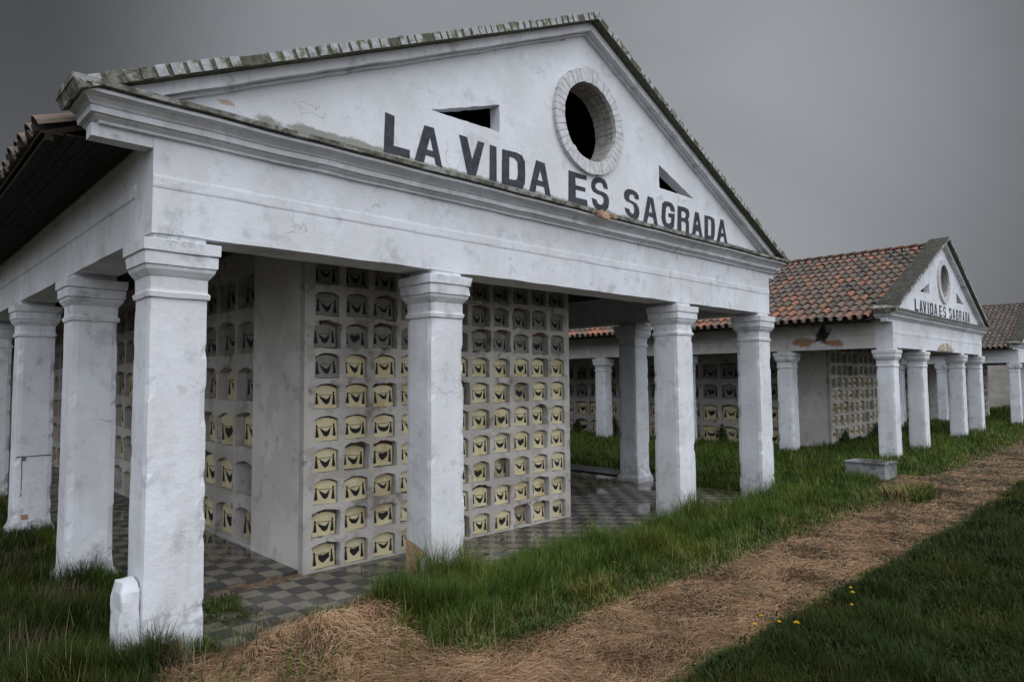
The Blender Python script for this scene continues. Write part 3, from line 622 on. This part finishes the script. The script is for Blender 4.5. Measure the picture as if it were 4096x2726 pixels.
B3 = building('columbarium', 'farthest building, cut off by the right edge of the photo', (32.51, -.60, .292), .716, .0192, [0, 3.65, 6.0, 9.7, 13.4, 17.4, 21.4], ME_LET2, roofs=(ME_ROOF_OLD, ME_ROOFR_OLD))
def block(B, x0, x1, y0, pier, xs_front, z_front, wf, hf, ys_side, z_side, ws, hs_, seed, ind_f, ind_s, gf, gs, y1=24.0, miss=.02):
    c = MB(); c.box((x0+.29, y0+.125, -.45), (x1-.02, y1-.02, 4.31)); link('niche_core', c.me('niche_core', [ROUGHB]), B)
    p = MB(); p.box((x0+.001, y0+.1215, -.45), (x0+.26, pier, 4.31)); link('pier', p.me('pier', [PIERW]), B)
    e = MB(); e.box((x1-.018, y0+.1215, -.45), (x1-.001, y1, 4.31)); link('plain_end_wall', e.me('plain_end_wall', [INNER]), B)
    niche_wall(B, x0, x1, -.45, 4.31, xs_front, z_front, wf, hf, lambda u, z, d: Vector((u, y0+d, z)), 0, None, seed, ind_f, gf and (.030, .085), .12, .045, gs, missing=miss)
    niche_wall(B, pier+.002, y1, -.45, 4.31, ys_side, z_side, ws, hs_, lambda u, z, d: Vector((x0+.04+d, u, z)), -math.pi/2, None, seed+50, ind_s, (.05, .15), .25, .075, 2)
block(B1, 2.21, 7.165, 1.57, 3.10, [2.52+.4345*k for k in range(11)], [.026+.397*k for k in range(10)], .336, .312,
      [3.46+.735*k for k in range(27)], [.082+.672*k for k in range(6)], .62, .48, 3, lambda c, r: c not in (3, 4), lambda c, r: c < 3, True, 3)
block(B2, 2.30, 7.40, 2.66, 3.75, [2.665+.54*k for k in range(9)], [-.16+.433*k for k in range(10)], .43, .315,
      [3.99+.806*k for k in range(24)], [-.386+.7955*k for k in range(5)], .66, .56, 11, lambda c, r: c < 7 and r > 0, lambda c, r: c < 16, True, 3, miss=.15)
block(B3, 2.30, 6.60, 2.66, 5.10, [2.665+.54*k for k in range(7)], [-.16+.433*k for k in range(10)], .43, .315,
      [5.52+.806*k for k in range(22)], [-.386+.7955*k for k in range(5)], .66, .56, 17, lambda c, r: False, lambda c, r: False, True, 3)
# damage the photo shows
def cols_of(B): return [o for o in B.children if o.name.startswith('column')]
c2 = [o for o in cols_of(B1) if abs(o.location.x-2.987) < .01][0]; c2['label'] = 'column with bare bricks showing at its foot'
patch(c2, [(.470, .50), (.362, .49), (.22, .44), (.08, .40), (.13, .35), (.19, .29), (.205, .131), (.33, .10), (.475, .12)], lambda u, v, w: (-.020-w, u, v), BRICK, 'exposed_brick', amp=.010)
c3 = [o for o in cols_of(B1) if abs(o.location.y-6.711) < .01 and o.location.x < 1][0]; c3['label'] = 'column with a long vertical scar and one bare brick'
sc = MB(); zz = .24
while zz < 1.22: sc.box((.082+nz3(0, 0, zz, 5)*.012, -.0105, zz), (.094+nz3(0, 0, zz, 5)*.012, .01, zz+.052)); zz += .05
sc.box((.02, -.0105, 1.215), (.47, .01, 1.232), 0, .004); sc.box((.09, -.0115, 1.16), (.14, .01, 1.215), 0, .006); link('scar', sc.me('scar', [DARKJ]), c3)
patch(c3, [(.10, .25), (.19, .25), (.19, .33), (.10, .33)], lambda u, v, w: (u, -.011-w, v), BRICK, 'exposed_brick', amp=.004)
P1 = [o for o in B1.children if o.name.startswith('pediment')][0]
patch(P1, [(.16, 4.945), (.203, 4.985), (.265, 5.01), (.356, 4.955), (.292, 4.916), (.192, 4.887)], lambda u, v, w: (u, -.002-w, v), BRICK, 'exposed_brick')
patch(P1, [(5.13, 7.215), (5.304, 7.274), (5.40, 7.280), (5.37, 7.22), (5.146, 7.16)], lambda u, v, w: (u, -.002-w, v), BRICK, 'exposed_brick', seed=4.)
E2 = [o for o in B2.children if o.name.startswith('entablature')][0]
patch(E2, [(4.654, 3.69), (4.942, 3.854), (5.902, 3.971), (6.6, 3.832), (6.9, 3.69)], lambda u, v, w: (u, -.03-w, v), simple('broken_pale_render', (.50, .42, .33), (.30, .25, .20), 9, bd=.04, bstr=1., c3=(.55, .52, .47)), 'broken_render', amp=.03)
SB2 = [o for o in B2.children if o.name.startswith('side_beam')][0]
def w2(x, y, z=0):  # middle building's own axes to the world
    c_, s_ = math.cos(.0159)*.9066, math.sin(.0159)*.9066; return 17.8519+x*c_-y*s_, -.3705+x*s_+y*c_, -.1759+z*.9066
STAIN = plaster('stained_beam_plaster', (.60, .59, .57), (.50, .48, .45), (.33, .31, .29), dirt=.6, crack=1., stains=(
    (w2(0, 2.55, 3.92), (.3, .36, .13), (.33, .19, .12)), (w2(0, 1.65, 3.86), (.3, .26, .12), (.33, .19, .12)), (w2(0, 2.02, 3.72), (.3, .35, .06), (.52, .52, .52)), (w2(0, 2.0, 4.15), (.3, .24, .26), (.035, .032, .028)), (w2(0, 1.9, 4.55), (.3, 1.6, .12), (.05, .045, .04)), (w2(0, .3, 4.2), (.3, .16, .30), (.40, .30, .23))))
nm = SB2.data.copy(); nm.materials[0] = STAIN; SB2.data = nm; SB2['label'] = 'side beam with black rot and bare brick patches'
c1 = [o for o in B1.children if o.name.startswith('cornice')][0]; rb = MB()
for i in range(9):
    x = 5.62+random.random()*.42; s = random.uniform(.02, .045); rb.box((x-s, -.37, 4.655+random.random()*.05), (x+s, -.30, 4.70+random.random()*.05), 0, .012)
rb.box((5.70, -.385, 4.645), (5.86, -.31, 4.69), 0, .01); o = link('broken_brick', rb.me('broken_brick', [BRICK]), c1)

# white stump against the corner column, trough beside the second building
def lump(name, x0, y0, z0, x1, y1, z1, mat, n=10, amp=.012, taper=.0, seed=0., hollow=None):
    bm = bmesh.new(); bmesh.ops.create_cube(bm, size=1); bmesh.ops.subdivide_edges(bm, edges=list(bm.edges), cuts=n, use_grid_fill=True)
    for v in bm.verts:
        t = v.co.z+.5; kx = (1-taper*t)*(1-.22*max(0, (t-.84)/.16)**2); cx_, cy_ = v.co.x, v.co.y
        if abs(cx_) > .42 and abs(cy_) > .42: cx_ *= .93; cy_ *= .93
        x = (x0+x1)/2+cx_*(x1-x0)*kx; y = (y0+y1)/2+cy_*(y1-y0)*kx; z = z0+t*(z1-z0)
        v.co = (x+nz3(x, y, z, 7, seed)*amp, y+nz3(x, y, z, 7, seed+8)*amp, z+nz3(x, y, z, 7, seed+16)*amp)
    me = bpy.data.meshes.new(name); bm.to_mesh(me); bm.free(); me.materials.append(mat); return me
s = link('stump', lump('stump', -.17, .01, -.1, -.010, .33, .71, WHITE2, amp=.02, taper=.06, seed=3)); tag(s, 'short whitewashed masonry stump leaning against the left side of the corner column', 'stump')
bw = link('boundary_wall', lump('boundary_wall', 47, -1, -.5, 47.3, 40, 3.6, INNER, n=12, amp=.03)); tag(bw, 'plain shaded wall glimpsed beyond the farthest building', 'wall')
T = empty('trough', None, (14.5, -1.12, -.01)); tag(T, 'low weathered white concrete trough in the grass beside the middle building', 'trough')
tb = MB(); tb.box((.0, .0, -.1), (.07, .82, .45), 0, .008); tb.box((.70, .0, -.1), (.77, .82, .42), 0, .008); tb.box((.072, .0, -.1), (.698, .07, .44), 0, .008); tb.box((.072, .75, -.1), (.698, .82, .44), 0, .008); tb.box((.072, .072, .0), (.698, .748, .30), 0, .01)
link('basin', tb.me('basin', [CONC]), T); rim = MB()
rim.box((-.03, -.03, .452), (.08, .85, .485), 0, .01); rim.box((.70, -.03, .424), (.80, .85, .46), 0, .01); rim.box((.082, -.03, .445), (.698, .08, .475), 0, .008); rim.box((.082, .74, .445), (.698, .85, .475), 0, .008)
link('rim', rim.me('rim', [CONC]), T)

# ------------------------------------------------------------------ grass, straw
cx0, cy0 = -1.7538, -6.2997
def sample(n, d0, d1, spread=.84):
    d = d0*(d1/d0)**rng.random(n); a = YAW+(rng.random(n)*2-1)*spread
    return cx0+d*np.sin(a), cy0+d*np.cos(a), d
def zones(x, y):
    """0 none, 1 green, 2 straw"""
    w = .10*wob2(x, y, 2.7, 1.)+.07*wob2(x, y, 7.1, 3.)
    z = np.ones(x.shape, int)
    up = -1.86+w; lo = -3.30+w*1.0
    straw = (y < up) & (y > lo) & (x > .3)
    straw |= (x > .12+w) & (x < 1.95+w*1.5) & (y < .02+w*1.2) & (y > -3.3) & ~((x < .5) & (y > -.12))
    straw |= (x > -.12+w*.8) & (x < .6) & (y < -.36) & (y > -3.3)
    straw |= (x > .5) & (x < 1.12+w) & (y < .5+w) & (y > -.4)
    straw |= (x > 12.8) & (x < 15.6) & (y < -1.15+w) & (y > -1.9) & (np.abs(x-14.2) < 1.4+w*3)
    z[straw] = 2
    z[(x-13.0)**2/.5+(y+2.1)**2/.12 < 1+w*4] = 1
    inb = (x > .62+w*.8) & (x < 11.56) & (y > -.10+w*.7) & (y < 26)
    keep = (x < 1.25+w*2) & (x > .5) & (y > .42+w) & (y < 1.35+w) | ((x > 9.6+w*2) & (x < 11.05+w) & (y > 3.1+w*2) & (y < 9)) | ((x > 11.0) & (y > .2) & (y < 2.1))
    st2 = (x > .5) & (x < 1.12+w) & (y < .5+w) | ((x < 1.95+w*1.5) & (x > 1.1) & (y < -.02+w*.6))
    z[inb & ~keep & ~st2] = 0
    z[(x > 11.12+w*.3) & (x < 11.62) & (y > 2.2)] = 0; z[(x > 11.62) & (x < 12.45+w*.5) & (y > 2.6)] = 0
    for cx_ in XS: z[(x > cx_+.0) & (x < cx_+W) & (y > 0) & (y < W)] = 0
    for yy in (2.99, 6.711, 11.1): z[(x > 0) & (x < W) & (y > yy) & (y < yy+W)] = 0
    z[(x > 14.45) & (x < 15.3) & (y > -1.15) & (y < -.28)] = 0
    z[(x > 20.0) & (y > 2.6) & (y < 26)] = 0; z[(x > 18.9) & (x < 20.0) & (y > 2.2)] = 0
    z[y > 30] = 0
    return z
def blades(name, x, y, L, wd, e1, e2, ang, colr, mat, zoff=0., twist=0.):
    n = len(x); z = gz(x, y)+zoff; dx, dy = np.cos(ang), np.sin(ang); px, py = -dy, dx
    h = L/2; V = np.empty((n, 5, 3), np.float32); pz = twist
    x1 = x+h*np.cos(e1)*dx; y1 = y+h*np.cos(e1)*dy; z1 = z+h*np.sin(e1)
    x2 = x1+h*np.cos(e2)*dx; y2 = y1+h*np.cos(e2)*dy; z2 = z1+h*np.sin(e2)
    V[:, 0] = np.stack([x-px*wd/2, y-py*wd/2, z], 1); V[:, 1] = np.stack([x+px*wd/2, y+py*wd/2, z], 1)
    V[:, 2] = np.stack([x1+px*wd*.42, y1+py*wd*.42, z1+pz*wd], 1); V[:, 3] = np.stack([x1-px*wd*.42, y1-py*wd*.42, z1], 1); V[:, 4] = np.stack([x2, y2, z2], 1)
    me = bpy.data.meshes.new(name); me.vertices.add(n*5); me.vertices.foreach_set('co', V.ravel())
    base = np.arange(n)*5; idx = np.stack([base, base+1, base+2, base+3, base+3, base+2, base+4], 1).ravel()
    me.loops.add(n*7); me.loops.foreach_set('vertex_index', idx.astype(np.int32)); me.polygons.add(n*2)
    st_ = np.empty(n*2, np.int32); st_[0::2] = np.arange(n)*7; st_[1::2] = np.arange(n)*7+4; tt = np.empty(n*2, np.int32); tt[0::2] = 4; tt[1::2] = 3
    me.polygons.foreach_set('loop_start', st_); me.polygons.foreach_set('loop_total', tt); me.update(calc_edges=True)
    at = me.attributes.new('blade', 'FLOAT_COLOR', 'POINT'); c4 = np.ones((n, 5, 4), np.float32); c4[:, :, :3] = colr[:, None, :]; c4[:, 4, :3] *= 1.12
    at.data.foreach_set('color', c4.ravel()); me.materials.append(mat); me.validate(); return link(name, me)
def lerp(a, b, t): return np.asarray(a)[None, :]*(1-t[:, None])+np.asarray(b)[None, :]*t[:, None]
x, y, d = sample(NG, 3.2, 75); z = zones(x+rng.normal(0, .05, NG), y+rng.normal(0, .075, NG)); k = (z == 1) & (zones(x, y) != 0)
# thin green shoots stray into the straw margins
k |= (z == 2) & (rng.random(len(x)) < .035) & ((y > -2.2) | (y < -3.05))
x, y, d = x[k], y[k], d[k]; n = len(x)
tuft = .5+.5*wob2(x, y, 3.1, 5.); tuft2 = .5+.5*wob2(x, y, 9.3, 2.)
H = .10+.14*tuft+.09*tuft2*rng.random(n); H *= .7+.55*rng.random(n)
H[(y > -1.15) & (y < .1) & (x > 2) & (x < 11.5)] *= 1.6; H[(y < -3.2)] *= .80; H[(y < -1.55) & (y > -2.4)] *= .70; H[(x < 11.4) & (x > .5) & (y > .2)] *= .5
H[(x > 11.6) & (y > -.5)] *= 1.15
s1 = (y < -.9) & (y > -2.6); H[s1] *= np.clip((y[s1]+2.05)/.62, .22, 1); s2 = (y < -2.7) & (y > -4.2); H[s2] *= np.clip((-3.05-y[s2])/.5, .25, 1)
H[(x-13.0)**2+(y+2.1)**2 < .3] = .3
near = np.zeros(n, bool)
for cx_, cy_ in ((2.9, -.15), (3.3, -.12), (8.1, -.12), (8.5, -.15), (11.1, -.12), (11.5, -.1), (-.1, -.2), (-.25, -.1), (.1, 2.8)): near |= (x-cx_)**2+(y-cy_)**2 < .05
H[near] *= 1.55; nt_ = (x > 13.3) & (x < 16) & (y < -1.05) & (y > -1.9); H[nt_] *= .45
wd = .0036+.0008*np.maximum(d-3, 0)**.85; wd *= .7+.6*rng.random(n)
e1 = np.radians(58+30*rng.random(n)); e2 = e1-np.radians(10+60*rng.random(n)**1.5)
ang = rng.random(n)*6.283+.0; ang = np.where(rng.random(n) < .28, .4+wob2(x, y, 2.9, 9)*3.5, ang)
t = rng.random(n); c = lerp((.020, .046, .005), (.062, .098, .014), t); yl = rng.random(n) < .04+.06*(tuft < .35)+.16*((y > -2.3) & (y < -1.4)); c[yl] = lerp((.13, .12, .04), (.20, .16, .08), rng.random(yl.sum()))
pat = wob2(x, y, 1.7, 11.); c[pat > .25] *= np.array([1.35, 1.08, 1.0])[None, :]
for bx_, by_, br_ in ((-.10, 2.3, .32), (-.45, 4.0, .35), (-.62, .95, .30), (-.75, 1.9, .2), (.2, -.42, .22), (-.1, 4.9, .3)):
    q_ = ((x-bx_)**2+(y-by_)**2 < br_**2*(.6+.4*rng.random(n))) & (rng.random(n) < .6); c[q_] = lerp((.10, .075, .045), (.22, .17, .10), rng.random(q_.sum()))
tanf = rng.random(n) < .30*np.exp(-((y+1.95)/.28)**2); c[tanf] = lerp((.17, .13, .065), (.30, .22, .13), rng.random(tanf.sum()))
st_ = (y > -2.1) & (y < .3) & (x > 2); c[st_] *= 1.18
dk = .5+.5*wob2(x, y, 1.3, 7.); c *= (.72+.5*dk)[:, None]; c[(y < -3.3)] *= .46; c[x < .2] *= .52  # vignette darkening painted into the blade colour, lower right and left
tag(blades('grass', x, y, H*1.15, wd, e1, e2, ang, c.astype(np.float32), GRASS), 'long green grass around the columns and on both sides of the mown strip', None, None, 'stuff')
# seed stalks standing above the grass
x, y, d = sample(60000, 4, 40); k = (zones(x, y) == 1) & (rng.random(len(x)) < (.02+.16*(wob2(x, y, 1.2, 3) > .35))*(y > -3.2)); x, y, d = x[k], y[k], d[k]; n = len(x)
c = lerp((.16, .15, .08), (.30, .25, .15), rng.random(n))
tag(blades('seed_stalks', x, y, .26+.22*rng.random(n), (.0020+.0003*d), np.radians(75+14*rng.random(n)), np.radians(45+40*rng.random(n)), rng.random(n)*6.283, c.astype(np.float32), STRAW), 'pale dry seed stalks standing above the green grass', None, None, 'stuff')
# low broad-leaved weeds in the sward
x, y, d = sample(150000, 3.4, 30); k = (zones(x, y) == 1) & (wob2(x, y, 1.6, 21.)+.5*wob2(x, y, 5., 3.) > .1); x, y, d = x[k], y[k], d[k]; n = len(x)
c = lerp((.020, .042, .008), (.05, .085, .018), rng.random(n)); c[(y < -3.3)] *= .45; c[x < .2] *= .5; k = rng.random(n) < np.where(y < -3.3, .8, .6); x, y, d, c = x[k], y[k], d[k], c[k]; n = len(x)  # weed colour carries the same painted vignette as the grass
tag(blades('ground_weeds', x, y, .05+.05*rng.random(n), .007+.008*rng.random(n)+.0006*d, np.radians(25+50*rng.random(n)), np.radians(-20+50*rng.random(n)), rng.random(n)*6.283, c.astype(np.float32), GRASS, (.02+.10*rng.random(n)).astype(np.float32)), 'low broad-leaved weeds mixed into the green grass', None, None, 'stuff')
# mown dry stalks
x, y, d = sample(NS, 3.2, 60); z = zones(x+rng.normal(0, .05, NS), y+rng.normal(0, .08, NS)); z[zones(x, y) == 0] = 0; k = (z == 2) | ((z == 1) & (rng.random(len(x)) < .035+.25*((y > -2.2) & (y < -1.75)))) | ((z == 0) & (x < 11.4) & (y < .25) & (y > -.2) & (rng.random(len(x)) < .3)) | ((z == 0) & (x < 2.25) & (y > 1.45) & (y < 1.72) & (rng.random(len(x)) < .35)) | ((z == 0) & (x > 2.05) & (x < 2.3) & (y > 1.6) & (y < 6) & (rng.random(len(x)) < .25))
x, y, d = x[k], y[k], d[k]; n = len(x)
heap = np.exp(-((x-1.5)**2/1.0+(y+.75)**2/.30))
L = .05+.12*rng.random(n)**1.4+.16*heap*rng.random(n); wd = (.0022+.00055*np.maximum(d-3, 0)**.85)*(.7+.7*rng.random(n))
e1 = np.radians(-4+22*rng.random(n)**1.6+40*heap*rng.random(n)**2); e2 = e1-np.radians(4+26*rng.random(n)+34*heap)
ang = rng.random(n)*6.283; fl_ = rng.random(n) < .55; ang[fl_] = (wob2(x, y, 2.4, 1.)*3.0)[fl_]+rng.normal(0, .35, fl_.sum())
t = np.clip(rng.random(n)*.7+.3*(.5+.5*wob2(x, y, 3.7, 8.))+.25*heap, 0, 1); c = lerp((.155, .092, .050), (.42, .285, .175), t**1.5); br = rng.random(n) < .28; c[br] = lerp((.13, .068, .034), (.28, .150, .08), rng.random(br.sum())); c *= (.82+.36*(.5+.5*wob2(x, y, 1.5, 6.)))[:, None]; c[heap > .3] *= 1.12
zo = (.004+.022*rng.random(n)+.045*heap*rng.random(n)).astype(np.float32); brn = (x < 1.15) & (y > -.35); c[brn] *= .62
ins = (zones(x, y) == 0); zo[ins] = .056+.01*rng.random(ins.sum())
tag(blades('straw', x, y, L, wd, e1, e2, ang, c.astype(np.float32), STRAW, zo, .6), 'mown dry brown stalks lying in a long strip and heaped by the corner column', None, None, 'stuff')

# ------------------------------------------------------------------ dandelions
def flower(x, y, h, r, label):
    z0 = float(gz(x, y)); E = empty('dandelion', None, (x, y, z0)); tag(E, label, 'flower', 'yellow dandelions in the grass')
    b = MB()
    for ring, (rr, zz, cnt) in enumerate(((r, 0, 14), (r*.75, .006, 12), (r*.42, .010, 8))):
        for i in range(cnt):
            a = 2*math.pi*i/cnt+ring*.2; da = .9*math.pi/cnt
            b.face([(0, 0, h+zz-.006), (rr*.7*math.cos(a-da), rr*.7*math.sin(a-da), h+zz), (rr*math.cos(a), rr*math.sin(a), h+zz+.003), (rr*.7*math.cos(a+da), rr*.7*math.sin(a+da), h+zz)])
    link('flower_head', b.me('flower_head', [YEL]), E)
    s_ = MB()
    for i in range(5):
        a0, a1 = 2*math.pi*i/5, 2*math.pi*(i+1)/5; q = .0022
        s_.face([(q*math.cos(a0), q*math.sin(a0), 0), (q*math.cos(a1), q*math.sin(a1), 0), (q*math.cos(a1), q*math.sin(a1), h), (q*math.cos(a0), q*math.sin(a0), h)])
    link('stem', s_.me('stem', [STEM]), E)
FL = [(4.985, -1.056, .030, 'lone yellow dandelion in the long green grass in front of the arcade'), (5.988, -3.449, .020, 'yellow dandelion at the strip edge, upper of the close pair on the right'), (5.818, -3.531, .024, 'yellow dandelion at the strip edge, lower of the close pair on the right'),
      (5.411, -3.668, .018, 'small orange-yellow dandelion below the close pair, deeper in the right-hand grass'), (4.477, -3.187, .017, 'small yellow dandelion standing on the straw above the row of three'), (4.228, -3.246, .024, 'yellow dandelion at the left end of the row of three'),
      (4.439, -3.378, .022, 'flattish yellow dandelion in the middle of the row of three'), (4.54, -3.495, .030, 'largest yellow dandelion, at the right end of the row of three'), (6.865, -3.286, .017, 'farthest small yellow dandelion, beside the mown strip')]
for x_, y_, r_, l_ in FL:
    dx_, dy_ = x_-cx0, y_-cy0; hh = .16; t_ = (hh+float(gz(x_, y_))-.12)/(2.3746-.12)
    flower(x_-dx_*t_, y_-dy_*t_, hh, r_, l_)

# ------------------------------------------------------------------ weeds at the foot of the niche walls
LEAF = simple('dark_weed_leaves', (.022, .040, .014), (.045, .070, .022), 25, bstr=0)
def weed(x, y, w, dpt, h, label, n=500, seed=1):
    r = random.Random(seed); z0 = float(gz(x, y)); E = empty('weed', None, (x, y, z0)); tag(E, label, 'plant', 'dark weeds growing at the niche walls')
    b = MB()
    for i in range(n):
        u, v = r.gauss(0, .38), r.gauss(0, .38); t_ = r.random()**.8; px, py, pz = u*w, v*dpt, t_*h*(1.15-min(1, abs(u)+abs(v))*.7)
        a = r.random()*6.28; s = r.uniform(.012, .030); dv = Vector((math.cos(a), math.sin(a), r.uniform(-.3, .8))).normalized()*s*1.8; sv = dv.cross(Vector((r.gauss(0, 1), r.gauss(0, 1), 1))).normalized()*s*.7; p = Vector((px, py, pz))
        b.face([p-dv, p+sv, p+dv, p-sv])
    link('leaves', b.me('leaves', [LEAF]), E); st_ = MB()
    for i in range(7):
        a = r.random()*6.28; e = Vector((math.cos(a)*w*.4, math.sin(a)*dpt*.4, h*.8)); st_.face([(-.004, 0, 0), (.004, 0, 0), e+Vector((.002, 0, 0)), e-Vector((.002, 0, 0))])
    link('stalks', st_.me('stalks', [STEM]), E)
for i, (lx, ly, w_, d_, h_, l_) in enumerate([(2.15, 13.75, .12, .35, .55, 'dark weed over the lowest niche left of the slim white column with pigeons on it'), (2.15, 11.7, .12, .35, .75, 'tall dark weed beside the shaded column, against the wall of the middle building'),
        (2.15, 6.62, .12, .22, .62, 'dark weed climbing the left side of a cream niche panel between the two right-hand columns'), (6.2, 2.45, .8, .15, .55, 'wide dark weed hedge under the niches, left of the column behind the trough'), (3.1, 2.5, .35, .15, .5, 'dark weed at the corner of the middle building, next to its plain pier'), (4.3, 2.45, .5, .12, .25, 'low dark weed between the two taller ones under the small niches')]):
    X_, Y_, _ = w2(lx, ly); weed(X_, Y_, w_, d_, h_, l_, 900 if w_ > .3 else 600, i)
# ------------------------------------------------------------------ pigeons on the fourth column of the middle building
def pigeon(x, y, z, rot, s, label):
    E = empty('pigeon', None, (x, y, z)); E.rotation_euler.z = rot; E.scale = (s,)*3; tag(E, label, 'bird', 'pigeons on the column top')
    prof = [(-.19, .012, .045, .008), (-.13, .030, .055, .014), (-.06, .050, .075, .045), (.0, .060, .090, .062), (.06, .055, .105, .060), (.095, .038, .135, .040), (.115, .027, .165, .028), (.135, .026, .185, .028), (.155, .018, .187, .018), (.172, .006, .180, .006), (.195, .002, .176, .002)]
    V = []; F = []; n = 10
    for px, ry, zc, rz in prof:
        for i in range(n): a = 2*math.pi*i/n; V.append((px, ry*math.cos(a), zc+rz*math.sin(a)))
    for r in range(len(prof)-1):
        for i in range(n): F.append((r*n+i, r*n+(i+1) % n, (r+1)*n+(i+1) % n, (r+1)*n+i))
    F += [tuple(range(n-1, -1, -1)), tuple(range((len(prof)-1)*n, len(prof)*n))]
    link('body', mesh('body', V, F, PIG, smooth=True), E)
    for sgn in (-1, 1):
        l = MB(); l.box((.0, sgn*.02-.003, 0), (.008, sgn*.02+.003, .05)); link('leg', l.me('leg', [PIG]), E)
for (lx, ly, rt, sc_, lb) in ((.14, 10.60, 2.6, .95, 'dark pigeon huddled on the right of the column top'), (.12, 10.86, 1.9, 1.15, 'larger dark pigeon on the left of the column top')):
    X_, Y_, _ = w2(lx, ly); pigeon(X_, Y_, -.1759+3.602*.9066, rt, sc_, lb)
